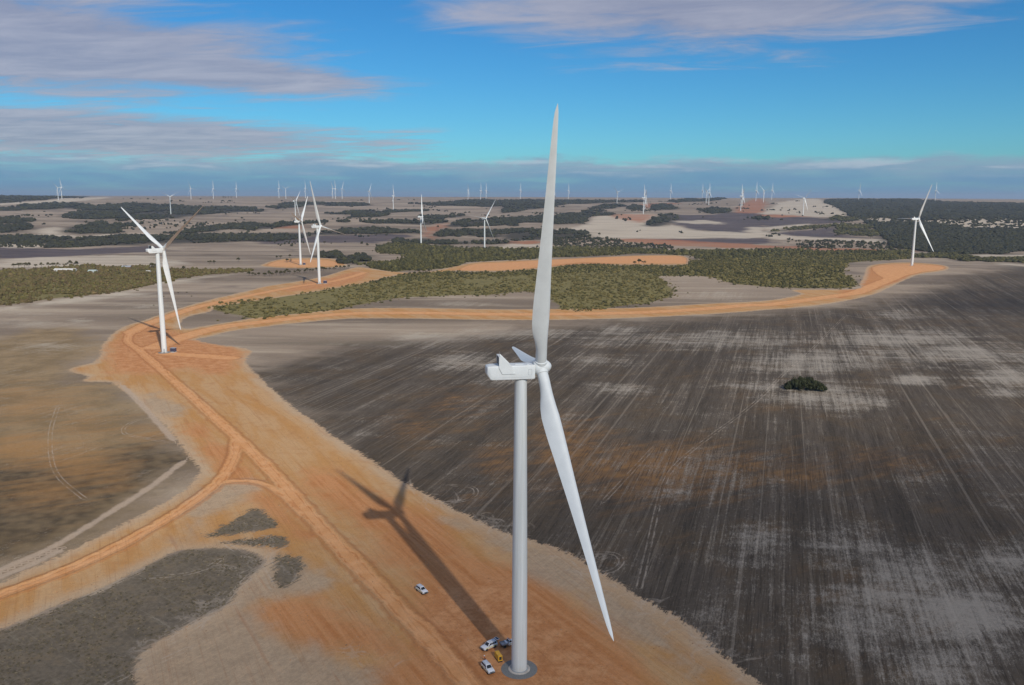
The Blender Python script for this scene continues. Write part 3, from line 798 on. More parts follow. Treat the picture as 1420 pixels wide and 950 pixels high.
def empty(name, loc, rz=0.0):
    o = bpy.data.objects.new(name, None); C.objects.link(o); o.location = loc; o.rotation_euler = (0, 0, rz)
    o.empty_display_size = 0.5
    return o


# ------------------------------------------------------------------ wind turbine
HUBZ, TILT, CONE, OVER = 82.8, R(5.6), R(3.05), 5.1


def airfoil(ch, th, n=24):
    pts = []
    for j in range(n):
        a = 2 * math.pi * j / n
        xx = 0.5 * (1 + math.cos(a))                     # 1 at leading edge, 0 at trailing edge
        c = 1 - xx
        yt = 5 * th * (0.2969 * math.sqrt(max(c, 0)) - 0.126 * c - 0.3516 * c * c + 0.2843 * c ** 3 - 0.1036 * c ** 4)
        pts.append(((xx - 0.68) * ch, math.copysign(yt, math.sin(a)) * ch if abs(math.sin(a)) > 1e-6 else 0.0))
    return pts


def blade_mesh(ns=44):
    L = 66.3; mb = MB(); rings = []
    for i in range(ns):
        s = (i / (ns - 1)) ** 1.15; z = 1.25 + s * L
        ch = np.interp(s, [0, .03, .07, .12, .19, .26, .36, .5, .65, .8, .9, .955, .985, .996, 1], [2.9, 2.9, 3.1, 3.85, 4.5, 4.35, 3.75, 3.0, 2.3, 1.7, 1.28, .98, .64, .34, .08])
        th = np.interp(s, [0, .03, .1, .2, .35, .6, 1], [1, 1, .72, .42, .28, .21, .16])
        bl = np.interp(s, [0, .03, .16], [0, 0, 1]); bl = bl * bl * (3 - 2 * bl)
        tw = R(np.interp(s, [0, .12, .25, .5, .75, 1], [12, 12, 8, 3, 0, -2]))
        bend = 0.0
        ring = []
        n = 24
        af = airfoil(ch, th, n)
        for j in range(n):
            a = 2 * math.pi * j / n
            cxp, cyp = 1.42 * math.cos(a), 1.42 * math.sin(a)
            yy = cxp * (1 - bl) + af[j][0] * bl; xx = cyp * (1 - bl) + af[j][1] * bl
            ring.append((xx * math.cos(tw) - yy * math.sin(tw) + bend, xx * math.sin(tw) + yy * math.cos(tw), z))
        rings.append(ring)
    mb.loft(rings)
    return mb.mesh('blade', M_BLADE, True, sharp=60)


def tower_mesh():
    prof = []
    top = HUBZ - 2.3
    seams = [0, 14.5, 34, 57, top]
    rad_at = lambda z: np.interp(z, [0, 26, top], [2.1, 2.02, 1.55])
    for k in range(4):
        z0, z1 = seams[k], seams[k + 1]
        for z in np.linspace(z0, z1 - 0.12, 6): prof.append((rad_at(z), z))
        if k < 3: prof += [(rad_at(z1) + 0.022, z1 - 0.10), (rad_at(z1) + 0.022, z1 - 0.02)]
    return MB().lathe(prof, 40).mesh('tower', M_TOWER, True, sharp=15)


def nacelle_mesh():
    mb = MB(); rings = []
    st = [(-9.0, .45, -.35, .8, 0.5), (-8.95, 1.35, -.6, 1.05, 0.5), (-8.7, 1.8, -1.1, 1.28, .45), (-8.0, 1.98, -2.05, 1.36, .3), (-7.6, 2.0, -2.2, 1.38, .25), (-4, 2.0, -2.22, 1.4, .25), (0, 2.0, -2.22, 1.4, .25), (2.9, 2.0, -2.2, 1.4, .25), (3.3, 1.9, -2.1, 1.32, .3)]
    for y, hw, zb, zt, r in st:
        r = min(r, hw * .6, (zt - zb) * .4); ring = []
        for cx_, cz_, a0 in ((hw - r, zt - r, 0), (-hw + r, zt - r, 90), (-hw + r, zb + r, 180), (hw - r, zb + r, 270)):
            for q in range(5):
                a = R(a0 + 90 * q / 4); ring.append((cx_ + r * math.cos(a), y, cz_ + r * math.sin(a)))
        rings.append(ring)
    mb.loft(rings)
    return mb.mesh('nacelle', M_NAC, True, sharp=38)


ME = dict(tower=tower_mesh(), nacelle=nacelle_mesh(), blade=blade_mesh())
# spinner: a lathe about its axis (local z = rotor axis)
ME['hub'] = MB().lathe([(1.5, -1.85), (1.78, -1.7), (1.9, -0.9), (1.92, 0), (1.84, .8), (1.6, 1.55), (1.2, 2.2), (.7, 2.62), (.25, 2.8), (.02, 2.83)], 36).mesh('hub', M_NAC, True, sharp=60)
ME['root_collar'] = MB().lathe([(1.5, 1.1), (1.6, 1.15), (1.6, 1.98), (1.44, 2.08)], 32).mesh('blade_collar', M_NAC, True)
fin = [(-5.9, 3.75), (-5.9, .95), (-5.05, -.65), (-1.7, -.65), (-1.75, -.52), (-2.4, -.45), (-2.4, 1.12), (-4.95, 3.72)]
ME['fin_r'] = MB().prism(fin, 0, 2.02, 2.2).mesh('cooler_side', M_NAC, False, 0.03)
ME['fin_l'] = MB().prism(fin, 0, -2.2, -2.02).mesh('cooler_side', M_NAC, False, 0.03)
ME['radiator'] = MB().box((0, -5.7, 2.55), (4.0, .3, 2.1)).mesh('radiator', M_DARKP)
rb = MB().box((0, -5.65, 3.68), (4.04, .5, .14)).box((0, -5.65, 1.46), (4.04, .5, .1))
for xx in (-1.0, 0, 1.0): rb.box((xx, -5.65, 2.57), (.08, .44, 2.1))
ME['rad_frame'] = rb.mesh('radiator_frame', M_NAC)
seam = MB()
for sx in (2.004,):
    seam.box((sx, 2.45, -.35), (.02, .05, 1.5)).box((sx, 1.6, -.35), (.02, .05, 1.5)).box((sx, 2.02, .38), (.02, .8, .05)).box((sx, 2.02, -1.08), (.02, .8, .05))
ME['hatch'] = seam.mesh('service_hatch', M_SEAM)
ME['seamline'] = MB().box((2.004, -2.5, -1.55), (.02, 10.0, .035)).box((-2.004, -2.5, -1.55), (.02, 10.0, .035)).mesh('shell_seam', M_SEAM)
ME['roof_hatch'] = MB().box((0, -.6, 1.45), (1.5, 2.2, .1)).box((.9, 1.6, 1.45), (.7, .7, .12)).mesh('roof_hatch', M_NAC, False, .02)
ME['mast'] = MB().tube((1.4, -5.7, 3.7), (1.4, -5.7, 5.1), .05, .03).mesh('wind_sensor_mast', M_STEEL)
ME['bolts'] = MB().lathe([(.12, 0), (.12, .3)], 10).mesh('lifting_lug', M_NAC)
ME['door'] = MB().box((0, -2.11, 2.4), (.95, .1, 2.2)).mesh('door', M_SEAM, False, .02)
stp = MB()
for k in range(5): stp.box((0, -2.35 - .26 * (4 - k), .25 + .22 * k), (1.2, .26, .05))
for s in (-1, 1):
    stp.tube((s * .6, -3.4, .2), (s * .6, -2.2, 1.25), .04).tube((s * .6, -3.4, 1.2), (s * .6, -2.2, 2.2), .03).tube((s * .6, -3.4, .1), (s * .6, -3.4, 1.2), .03)
ME['steps'] = stp.mesh('door_steps', M_STEEL)
ME['plinth'] = MB().lathe([(2.95, -.1), (2.95, .22), (2.75, .3), (2.05, .3)], 40).mesh('concrete_plinth', M_CONC, True)
ME['flange'] = MB().lathe([(2.3, .3), (2.3, .42), (2.08, .44)], 40).mesh('base_flange', M_SEAM, True)
ME['gravel'] = MB().lathe([(4.95, -.1), (4.9, .12), (2.9, .16)], 48).mesh('gravel_ring', M_GRAV, True)
R_AX = Matrix.Rotation(-math.pi / 2 + TILT, 4, 'X')     # local z -> rotor axis (+y, tilted up)
hubc = Vector((0, OVER * math.cos(TILT), HUBZ + OVER * math.sin(TILT)))
ax = Vector((0, math.cos(TILT), math.sin(TILT))); uu = Vector((0, -math.sin(TILT), math.cos(TILT))); vv = Vector((1, 0, 0))


def blade_mtx(a, pitch=0.0):
    d = uu * math.cos(a) + vv * math.sin(a)
    z = (d * math.cos(CONE) + ax * math.sin(CONE)).normalized()
    y = (ax - z * ax.dot(z)).normalized(); x = y.cross(z)
    M = Matrix(((x.x, y.x, z.x, hubc.x), (x.y, y.y, z.y, hubc.y), (x.z, y.z, z.z, hubc.z), (0, 0, 0, 1)))
    return M @ Matrix.Rotation(pitch, 4, 'Z')


GT = 'wind turbines of the wind farm'


def turbine(base, psi, th, label, detail, door_az=None, pitch=0.0):
    t = empty('wind_turbine', base, -R(psi)); tag(t, label, 'wind turbine', GT)
    tw = part('tower', ME['tower'], t, (0, 0, 0))
    na = part('nacelle', ME['nacelle'], t, (0, 0, HUBZ))
    for k in ('fin_r', 'fin_l'): part('cooler_side', ME[k], na)
    ra = part('radiator', ME['radiator'], na)
    hb = part('hub', ME['hub'], t, mtx=Matrix.Translation(hubc) @ R_AX)
    for k in range(3):
        b = part('blade', ME['blade'], t, mtx=blade_mtx(R(th + 120 * k), pitch))
        if detail > 0: part('blade_collar', ME['root_collar'], b)
    if detail > 0:
        da = door_az if door_az is not None else 0.0
        rot = Matrix.Rotation(R(psi) + da, 4, 'Z')
        part('door', ME['door'], tw, mtx=rot); part('door_steps', ME['steps'], tw, mtx=rot)
        part('concrete_plinth', ME['plinth'], t); part('gravel_ring', ME['gravel'], t); part('base_flange', ME['flange'], t)
    if detail > 1:
        part('radiator_frame', ME['rad_frame'], na); part('service_hatch', ME['hatch'], na); part('shell_seam', ME['seamline'], na)
        part('roof_hatch', ME['roof_hatch'], na); part('wind_sensor_mast', ME['mast'], na)
        for yy in (-6.5, -2.3, 2.5): part('lifting_lug', ME['bolts'], na, (1.5, yy, -2.42))
    return t


def on(px, py): return Vector(G(px, py))


NEAR = [
    ((720, 928), 80.4, 23.8, 2, 'large white wind turbine in the foreground beside the parked vehicles', 2.6),
    ((228, 489), 36, 59, 1, 'white wind turbine standing beside the bend of the dirt road at left', 0.35),
    ((443, 393.5), 107, 17, 1, 'white wind turbine beside the long scrub patch, its shadow on grey ground', 0.4),
    ((417, 367.5), 94, 75, 1, 'white wind turbine on the oval orange pad behind the scrub tip', 0.4),
    ((1264.5, 368.5), 80, 28, 1, 'white wind turbine on the orange pad at the right end of the curved road', 0.4),
]
for (px, py), psi, th, det, lab, da in NEAR:
    turbine(on(px, py), psi, th, lab, det, da)
# farther ones: base pixel where it shows (or hub height in pixels for those whose foot is hidden)
FAR = [
    (672, 345.5, None, 133, 82, 'white wind turbine rising just behind the scrub, one blade held level to the left'),
    (584, 339.5, None, 88, 108, 'white wind turbine beside the dark hedge and red track, one blade straight up'),
    (410, 306, None, 100, 70, 'distant wind turbine seen just above the nacelle of the pad turbine'),
    (237, 297, None, 150, 60, 'distant wind turbine at the edge of the dark wood, blades in a wide V'),
    (81, 277.5, None, 130, 40, 'far wind turbine on the pale rise at the far left, the taller of a pair'),
    (86, 276.5, None, 95, 10, 'far wind turbine on the pale rise at the far left, the smaller of a pair'),
    (265, 276.5, None, 120, 20, 'far wind turbine on the skyline left of the tall skyline one'),
    (296, 276, None, 95, 0, 'tallest far wind turbine on the left skyline, blade straight up'),
    (328, 274.5, None, 92, 2, 'far wind turbine on the left skyline next to a clump of skyline trees'),
    (387, 275, None, 95, 0, 'tiny wind turbine on the skyline left of the V-bladed one'),
    (396.5, 276, None, 160, 55, 'far skyline wind turbine with its two upper blades in a V'),
    (423.6, 275, None, 95, 5, 'tiny wind turbine on the skyline right of the V-bladed one'),
    (461.5, 275.5, None, 110, 25, 'left one of three clustered skyline wind turbines'),
    (465, 276, None, 95, 10, 'middle one of three clustered skyline wind turbines'),
    (474.5, 276, None, 120, 100, 'right one of three clustered skyline wind turbines'),
    (512, 282, None, 105, 85, 'far wind turbine on a small orange pad on the rise'),
    (545.5, 291, None, 100, 5, 'distant wind turbine with one blade up, on the grey rise'),
    (666.5, 277.5, None, 95, 0, 'tiny skyline wind turbine just left of a raised blade tip, left of two'),
    (674, 277, None, 95, 4, 'tiny skyline wind turbine just left of a raised blade tip, right of two'),
    (721.5, 276, None, 95, 0, 'tiny wind turbine on the skyline just left of the big upright blade'),
    (768, 284.5, None, 95, 110, 'far wind turbine half hidden behind the big upright blade'),
    (788, 276.5, None, 95, 2, 'tiny wind turbine on the skyline just right of the big upright blade'),
    (855.5, 283, None, 140, 50, 'far wind turbine with blades in a V above the dark wooded strip'),
    (892, 297, None, 97, 5, 'distant wind turbine on the white sand field, the nearer of two in line'),
    (894, 291, None, 97, 60, 'distant wind turbine behind the one on the white sand field'),
    (929.5, 277.5, None, 95, 1, 'lone tiny wind turbine on the skyline left of the hilltop group'),
    (973.5, 276, None, 95, 3, 'tiny leftmost wind turbine of the hilltop group on the right'),
    (979, 282, None, 130, 60, 'far wind turbine of the hilltop pair, the one with a blade leaning left'),
    (982.7, 284.5, None, 95, 2, 'far wind turbine of the hilltop pair, the nearer one with a blade up'),
    (1027, 292.5, None, 96, 3, 'distant wind turbine on the red soil slope, the nearer of two'),
    (1029, 286, None, 100, 55, 'distant wind turbine close behind the one on the red soil slope'),
    (1048, 279, None, 95, 0, 'skyline wind turbine on the hilltop with a blade straight up'),
    (1058.5, 280.5, None, 60, 70, 'skyline wind turbine on the hilltop with a blade leaning left'),
    (1113.5, 298.5, None, 60, 45, 'distant wind turbine on the striped pale slope left of the dark forest'),
    (1190.5, 278, None, 95, 20, 'tiny wind turbine above the left part of the dark forest'),
    (1296.5, 279, None, 95, 0, 'tiny wind turbine on the skyline beside the upper blade of the right-hand turbine'),
    (649, 276.5, None, 95, 40, 'tiny wind turbine on the skyline left of the two above the scrub turbine'),
    (1070, 277.5, None, 95, 6, 'faint tiny wind turbine on the skyline between hilltop group and forest'),
]
for px, py, hp, psi, th, lab in FAR:
    turbine(on(px, py), psi, th, lab, 0)


# ------------------------------------------------------------------ vehicles and people at the foot of the near turbine
def wheel_meshes():
    t = MB().lathe([(.24, -.12), (.36, -.13), (.39, -.09), (.39, .09), (.36, .13), (.24, .12)], 20).mesh('tyre', M_TYRE, True)
    r = MB().lathe([(.02, -.05), (.24, -.06), (.25, -.11), (.25, .11), (.24, .06), (.02, .05)], 20).mesh('rim', M_RIM, True)
    return t, r


TYRE, RIM = wheel_meshes()
W_ROT = Matrix.Rotation(math.pi / 2, 4, 'Y')


def pane(mb, quad, th=0.02):
    q = [Vector(p) for p in quad]; n = (q[1] - q[0]).cross(q[3] - q[0]).normalized() * th
    mb.loft([[tuple(p - n) for p in q], [tuple(p + n) for p in q]])


def vehicle(rear, front, kind, label, stripe=True, open_gate=False):
    a, b = on(*rear), on(*front); c = (a + b) / 2; d = b - a
    rz = math.atan2(-d.x, d.y)
    c.z = float(H(c.x, c.y)) + 0.12
    root = empty('wagon' if kind == 'wagon' else 'ute', c, rz); tag(root, label, 'car' if kind == 'wagon' else 'ute', 'white work vehicles at the turbine foot')
    # side profile of the lower body (y forward, z up)
    prof = [(-2.42, .55), (-2.40, 1.02), (-2.3, 1.10), (1.05, 1.10), (1.25, 1.12), (2.25, 1.0), (2.42, .9), (2.45, .55), (2.2, .38), (-2.2, .38)]
    if kind == 'ute':
        prof = [(-.35, .55), (-.35, 1.10), (1.05, 1.12), (1.25, 1.14), (2.25, 1.0), (2.42, .9), (2.45, .55), (2.2, .38), (-.3, .38)]
    part('body', MB().prism(prof, 0, -.93, .93).mesh('body', M_CARW, True, .06), root)
    y0, y1 = (-2.3, 1.05) if kind == 'wagon' else (-.32, 1.05)
    cab = MB(); tz = 1.86
    yt0, yt1 = (y0 + .22, y1 - .75)
    base_q = [(-.88, y0, 1.08), (.88, y0, 1.08), (.88, y1 + .1, 1.08), (-.88, y1 + .1, 1.08)]
    top_q = [(-.70, yt0, tz), (.70, yt0, tz), (.70, yt1, tz), (-.70, yt1, tz)]
    cab.loft([base_q, top_q]); cb = part('cabin', cab.mesh('cabin', M_CARW, True, .05), root)
    lerp = lambda p, q, t: tuple(p[i] + (q[i] - p[i]) * t for i in range(3))

    def face(i, j, u0, u1, v0, v1, out):
        P = []
        for u, v in ((u0, v0), (u1, v0), (u1, v1), (u0, v1)):
            lo = lerp(base_q[i], base_q[j], u); hi = lerp(top_q[i], top_q[j], u); p = lerp(lo, hi, v)
            P.append((p[0] + out[0], p[1] + out[1], p[2] + out[2]))
        m_ = MB(); pane(m_, P); return m_.mesh('window', M_GLASS)
    part('windscreen', face(2, 3, .08, .92, .12, .88, (0, .01, 0)), cb)
    part('rear_window', face(0, 1, .1, .9, .2, .85, (0, -.01, 0)), cb)
    cuts = [(.06, .32), (.36, .6), (.64, .9)] if kind == 'wagon' else [(.1, .8)]
    for u0, u1 in cuts:
        part('side_window', face(1, 2, u0, u1, .2, .86, (.01, 0, 0)), cb)
        part('side_window', face(3, 0, 1 - u1, 1 - u0, .2, .86, (-.01, 0, 0)), cb)
    for sx in (-1, 1):
        for yy in (-1.5, 1.5):
            wz = part('wheel', TYRE, root, mtx=Matrix.Translation((sx * .84, yy, .29)) @ W_ROT); part('rim', RIM, wz)
        part('headlight', MB().box((sx * .66, 2.42, .86), (.38, .08, .18)).mesh('headlight', M_LAMP, False, .02), root)
        part('tail_light', MB().box((sx * .82, -2.42 if kind == 'wagon' else -2.5, .88), (.16, .06, .3)).mesh('tail_light', M_RLAMP, False, .02), root)
        part('mirror', MB().box((sx * 1.03, .78, 1.28), (.2, .12, .18)).mesh('mirror', M_BLACK, False, .02), root)
        if stripe: part('stripe', MB().box((sx * .935, -.2 if kind == 'wagon' else .9, .74), (.02, 4.0 if kind == 'wagon' else 2.2, .2)).mesh('stripe', M_HIVIS), root)
    part('grille', MB().box((0, 2.46, .72), (.9, .05, .26)).mesh('grille', M_BLACK, False, .01), root)
    part('bumper', MB().box((0, 2.5, .5), (1.8, .2, .22)).mesh('bumper', M_BLACK, False, .04), root)
    bb = MB().tube((-.6, 2.62, .5), (-.6, 2.62, 1.05), .04).tube((.6, 2.62, .5), (.6, 2.62, 1.05), .04).tube((-.7, 2.62, 1.0), (.7, 2.62, 1.0), .04).tube((-.7, 2.62, .75), (.7, 2.62, .75), .035)
    part('bull_bar', bb.mesh('bull_bar', M_STEEL), root)
    if kind == 'wagon':
        rk = MB()
        for yy in (-1.6, -.9, -.2): rk.tube((-.66, yy, tz + .09), (.66, yy, tz + .09), .025)
        for sx in (-1, 1): rk.tube((sx * .6, -1.9, tz + .06), (sx * .6, .1, tz + .06), .025).box((sx * .6, -1.9, tz + .02), (.05, .05, .1)).box((sx * .6, .1, tz + .02), (.05, .05, .1))
        part('roof_rack', rk.mesh('roof_rack', M_STEEL), root)
        if open_gate:
            g_ = MB(); g_.box((0, -2.75, 1.92), (1.5, .95, .05)); gt = part('tailgate', g_.mesh('tailgate', M_CARW, False, .02), root)
            part('tailgate_window', MB().box((0, -2.8, 1.955), (1.2, .6, .02)).mesh('tailgate_window', M_GLASS), gt)
            part('load_space', MB().box((0, -2.38, 1.25), (1.5, .06, .95)).mesh('load_space', M_BLACK), root)
    else:
        tr = MB().box((0, -1.45, .84), (1.86, 2.1, .08))
        for sx in (-1, 1): tr.box((sx * .91, -1.45, 1.03), (.04, 2.1, .3))
        tr.box((0, -2.48, 1.03), (1.78, .04, .3)).box((0, -.42, 1.2), (1.78, .04, .64))
        part('tray', tr.mesh('tray', M_STEEL), root)
        part('chassis', MB().box((0, -1.3, .6), (.9, 2.3, .35)).mesh('chassis', M_BLACK), root)
        part('toolbox', MB().box((0, -.75, 1.1), (1.6, .5, .42)).mesh('toolbox', M_CARW, False, .03), root)
        part('light_bar', MB().box((0, .1, tz + .06), (1.0, .16, .1)).mesh('light_bar', M_HIV, False, .03), root)
    return root


vehicle((577.5, 816), (592.5, 826.5), 'wagon', 'white wagon parked alone on the orange ground near the tower shadow')
vehicle((688.5, 894.5), (668, 903.5), 'wagon', 'white wagon with raised tailgate where the tower shadow crosses, above the yellow generator', open_gate=True)
vehicle((694, 898), (716, 892), 'ute', 'white tray-back ute partly hidden behind the tower foot')
vehicle((671, 924), (682, 936), 'wagon', 'white wagon nearest the camera, lower left of the yellow generator', stripe=True)

a, b = on(687, 909), on(695.5, 921)
gc = (a + b) / 2; gd = (b - a); gc.z = float(H(gc.x, gc.y)) + .12
gen = empty('generator', gc, math.atan2(-gd.x, gd.y)); tag(gen, 'yellow box generator on skids standing left of the tower foot', 'generator')
part('housing', MB().box((0, 0, 1.05), (1.25, 3.0, 1.5), (.96, .98)).mesh('housing', M_YEL, False, .06), gen)
part('skid', MB().box((0, 0, .15), (1.2, 3.1, .3)).mesh('skid', M_BLACK, False, .02), gen)
part('roof_panel', MB().box((0, -.75, 1.83), (1.05, 1.3, .06)).mesh('roof_panel', M_YEL, False, .02), gen)
part('roof_panel', MB().box((0, .75, 1.83), (1.05, 1.3, .06)).mesh('roof_panel', M_YEL, False, .02), gen)
part('grille', MB().box((0, 1.505, 1.1), (.7, .03, .9)).mesh('grille', M_BLACK), gen)
part('exhaust', MB().tube((.3, -1.1, 1.8), (.3, -1.1, 2.15), .06).mesh('exhaust', M_STEEL), gen)
for sx in (-1, 1):
    for yy in (-.8, .5):
        part('door_panel', MB().box((sx * .625, yy, 1.0), (.03, 1.05, 1.1)).mesh('door_panel', M_YEL, False, .01), gen)


def skin_mesh(name, joints, edges, m, parent):
    me = bpy.data.meshes.new(name); me.from_pydata([j[:3] for j in joints], edges, [])
    me.materials.append(m)
    o = bpy.data.objects.new(name, me); C.objects.link(o); o.parent = parent
    o.modifiers.new('skin', 'SKIN').use_smooth_shade = True
    for i, j in enumerate(joints): me.skin_vertices[0].data[i].radius = (j[3], j[4] if len(j) > 4 else j[3])
    me.skin_vertices[0].data[0].use_root = True
    o.modifiers.new('sub', 'SUBSURF').levels = 1; o.modifiers['sub'].render_levels = 2
    return o


def person(loc, rz, label):
    t = empty('person', loc, rz); tag(t, label, 'person')
    J = [(0, -.05, .98, .15, .11), (0, .06, 1.2, .14, .1), (0, .16, 1.42, .16, .1), (0, .24, 1.52, .055), (0, .3, 1.62, .085), (0, .33, 1.74, .08),
         (.2, .16, 1.4, .06), (.26, .3, 1.15, .045), (.2, .52, 1.08, .036), (.19, .6, 1.06, .04),
         (-.2, .16, 1.4, .06), (-.27, .28, 1.15, .045), (-.2, .5, 1.06, .036), (-.19, .58, 1.04, .04),
         (.1, -.05, .9, .095), (.12, .04, .5, .065), (.13, -.04, .1, .05), (.13, .14, .05, .045),
         (-.1, -.05, .9, .095), (-.13, -.02, .5, .065), (-.14, -.14, .1, .05), (-.14, .04, .05, .045)]
    E_ = [(0, 1), (1, 2), (2, 3), (3, 4), (4, 5), (2, 6), (6, 7), (7, 8), (8, 9), (2, 10), (10, 11), (11, 12), (12, 13), (0, 14), (14, 15), (15, 16), (16, 17), (0, 18), (18, 19), (19, 20), (20, 21)]
    skin_mesh('body', J, E_, M_SKIN, t)
    S = [(J[1][0], J[1][1], J[1][2], .175, .13), (0, -.04, 1.0, .175, .13), (J[2][0], J[2][1], J[2][2], .19, .125), (.2, .16, 1.4, .08), (.26, .3, 1.15, .06), (.21, .48, 1.09, .05), (-.2, .16, 1.4, .08), (-.27, .28, 1.15, .06), (-.21, .46, 1.07, .05)]
    skin_mesh('shirt', S, [(0, 1), (0, 2), (2, 3), (3, 4), (4, 5), (2, 6), (6, 7), (7, 8)], M_HIV, t)
    T = [(0, -.05, .96, .18, .135), (.1, -.05, .88, .115), (.12, .04, .5, .085), (.13, -.04, .12, .075), (-.1, -.05, .88, .115), (-.13, -.02, .5, .085), (-.14, -.14, .12, .075)]
    skin_mesh('trousers', T, [(0, 1), (1, 2), (2, 3), (0, 4), (4, 5), (5, 6)], M_NAVY, t)
    part('hard_hat', MB().lathe([(.17, 0), (.125, .02), (.12, .07), (.09, .12), (.03, .145)], 16).mesh('hard_hat', M_HAT, True), t, mtx=Matrix.Translation((0, .32, 1.76)) @ Matrix.Rotation(-.4, 4, 'X'))
    for sx in (-1, 1):   # hands with separate fingers
        for k in range(4):
            skin_mesh('finger', [(sx * .19 + (k - 1.5) * .02, .61, 1.055, .011), (sx * .19 + (k - 1.5) * .022, .66, 1.045, .01), (sx * .19 + (k - 1.5) * .022, .685, 1.015, .009)], [(0, 1), (1, 2)], M_SKIN, t)
        skin_mesh('thumb', [(sx * .15, .58, 1.05, .012), (sx * .13, .62, 1.03, .011), (sx * .135, .65, 1.01, .01)], [(0, 1), (1, 2)], M_SKIN, t)
    return t


pp = on(672.4, 917.2); pp.z += .12
person(pp, R(150), 'person in orange work shirt and dark trousers leaning beside the nearest white wagon')


def kiosk(px, py, rz, label, s=1.0):
    p = on(px, py); p.z += .1
    t = empty('transformer_kiosk', p, rz); tag(t, label, 'electrical cabinet', 'transformer kiosks beside the towers')
    part('plinth', MB().box((0, 0, .2), (3.6 * s, 2.6 * s, .5)).mesh('plinth', M_CONC, False, .03), t)
    part('cabinet', MB().box((0, 0, 1.6 * s), (3.2 * s, 2.3 * s, 2.3 * s)).mesh('cabinet', M_BLUE, False, .04), t)
    part('roof', MB().box((0, 0, 2.85 * s), (3.5 * s, 2.6 * s, .2), (.9, .85)).mesh('roof', M_ROOFG, False, .03), t)
    for k in (-1, 1):
        part('door', MB().box((k * .75 * s, -1.17 * s, 1.5 * s), (1.3 * s, .04, 1.9 * s)).mesh('door', M_BLUE, False, .01), t)
    part('loading_step', MB().box((1.1 * s, -1.9 * s, .45), (1.5 * s, 1.0, .5)).mesh('loading_step', M_WALLW, False, .03), t)


kiosk(240.5, 488.5, -.35, 'blue-grey transformer kiosk on pale plinth right of the road-bend turbine', 1.25)
kiosk(451, 393.2, -.3, 'small dark transformer kiosk right of the turbine beside the long scrub', 1.4)
kiosk(421.8, 367.6, -.3, 'small dark transformer kiosk at the foot of the oval pad turbine', 1.4)


# ------------------------------------------------------------------ farm buildings in the scrub on the left
def shed(px, py, L, Wd, h, rz, label, roof_m, wall_m, kind='gable', name='farm_shed', cat='shed'):
    p = on(px, py)
    t = empty(name, (p.x, p.y, float(H(p.x, p.y)) - .1), rz); tag(t, label, cat)
    part('wall', MB().box((0, 0, h / 2), (L, Wd, h)).mesh('wall', wall_m), t)
    if kind == 'dome':
        pr = [(-Wd / 2 - .3 + (Wd + .6) * k / 12, h - .05 + 2.6 * math.sin(math.pi * k / 12)) for k in range(13)]
        rr = [(u, v + .12) for u, v in pr]
        part('roof', MB().prism(pr[::-1] + rr, 0, -L / 2 - .4, L / 2 + .4).mesh('roof', roof_m), t)
        part('gable_end', MB().prism(pr[1:-1] + [pr[-1], pr[0]], 0, -L / 2, L / 2).mesh('gable_end', wall_m), t)
    else:
        r = MB()
        for s in (-1, 1):
            r.add([(-L / 2 - .6, 0, h + 2.2), (L / 2 + .6, 0, h + 2.2), (L / 2 + .6, s * (Wd / 2 + .8), h - .1), (-L / 2 - .6, s * (Wd / 2 + .8), h - .1),
                   (-L / 2 - .6, 0, h + 2.35), (L / 2 + .6, 0, h + 2.35), (L / 2 + .6, s * (Wd / 2 + .8), h + .05), (-L / 2 - .6, s * (Wd / 2 + .8), h + .05)],
                  [(0, 1, 2, 3), (4, 5, 6, 7), (0, 1, 5, 4), (1, 2, 6, 5), (2, 3, 7, 6), (3, 0, 4, 7)])
        part('roof', r.mesh('roof', roof_m), t)
        part('gable_end', MB().prism([(-Wd / 2, h), (Wd / 2, h), (0, h + 2.1)], 0, -L / 2, L / 2).mesh('gable_end', wall_m), t)
    nw = max(2, int(L / 5))
    for k in range(nw):
        xx = -L / 2 + (k + .5) * L / nw
        if k == nw // 2: part('door', MB().box((xx, -Wd / 2 - .02, 1.2), (1.6, .08, 2.3)).mesh('door', M_SEAM), t)
        else: part('window', MB().box((xx, -Wd / 2 - .02, 1.7), (1.5, .08, 1.1)).mesh('window', M_GLASS), t)
    return t


shed(176, 372.5, 15, 9, 3.4, .1, 'farmhouse with grey gabled roof among the trees at left', M_ROOFG, M_BRICK, name='farmhouse', cat='house')
shed(129, 378.5, 13, 9, 3.0, 0, 'shed with rounded pale green roof in the scrub at left', M_ROOFN, M_WALLW, 'dome')
shed(91, 376.5, 36, 8, 3.2, .02, 'long low pale shed behind the scrub at far left', M_WALLW, M_WALLW)
shed(206, 379, 6.5, 5, 2.6, -.1, 'small white-roofed shed in the scrub next to a tall dark tree', M_WALLW, M_WALLW)


# ------------------------------------------------------------------ vegetation
def leaf_material(name):
    m = bpy.data.materials.new(name); m.use_nodes = True
    t = NT(m.node_tree)
    at = t.new('ShaderNodeAttribute'); at.attribute_name = 'col'
    ge = t.new('ShaderNodeNewGeometry')
    n = t.noise(ge.outputs['Position'], 0.9, 3, 0.7)
    c = t.mix(1.0, at.outputs['Color'], t.mix(t.smooth(n, 0.3, 0.7), (.72, .74, .7, 1), (1.25, 1.22, 1.15, 1)), 'MULTIPLY')
    b = t.new('ShaderNodeBsdfPrincipled'); t.l.new(c, b.inputs['Base Color']); b.inputs['Roughness'].default_value = 0.8
    b.inputs['Specular IOR Level'].default_value = 0.15
    o = t.new('ShaderNodeOutputMaterial'); t.l.new(b.outputs[0], o.inputs[0])
    return m


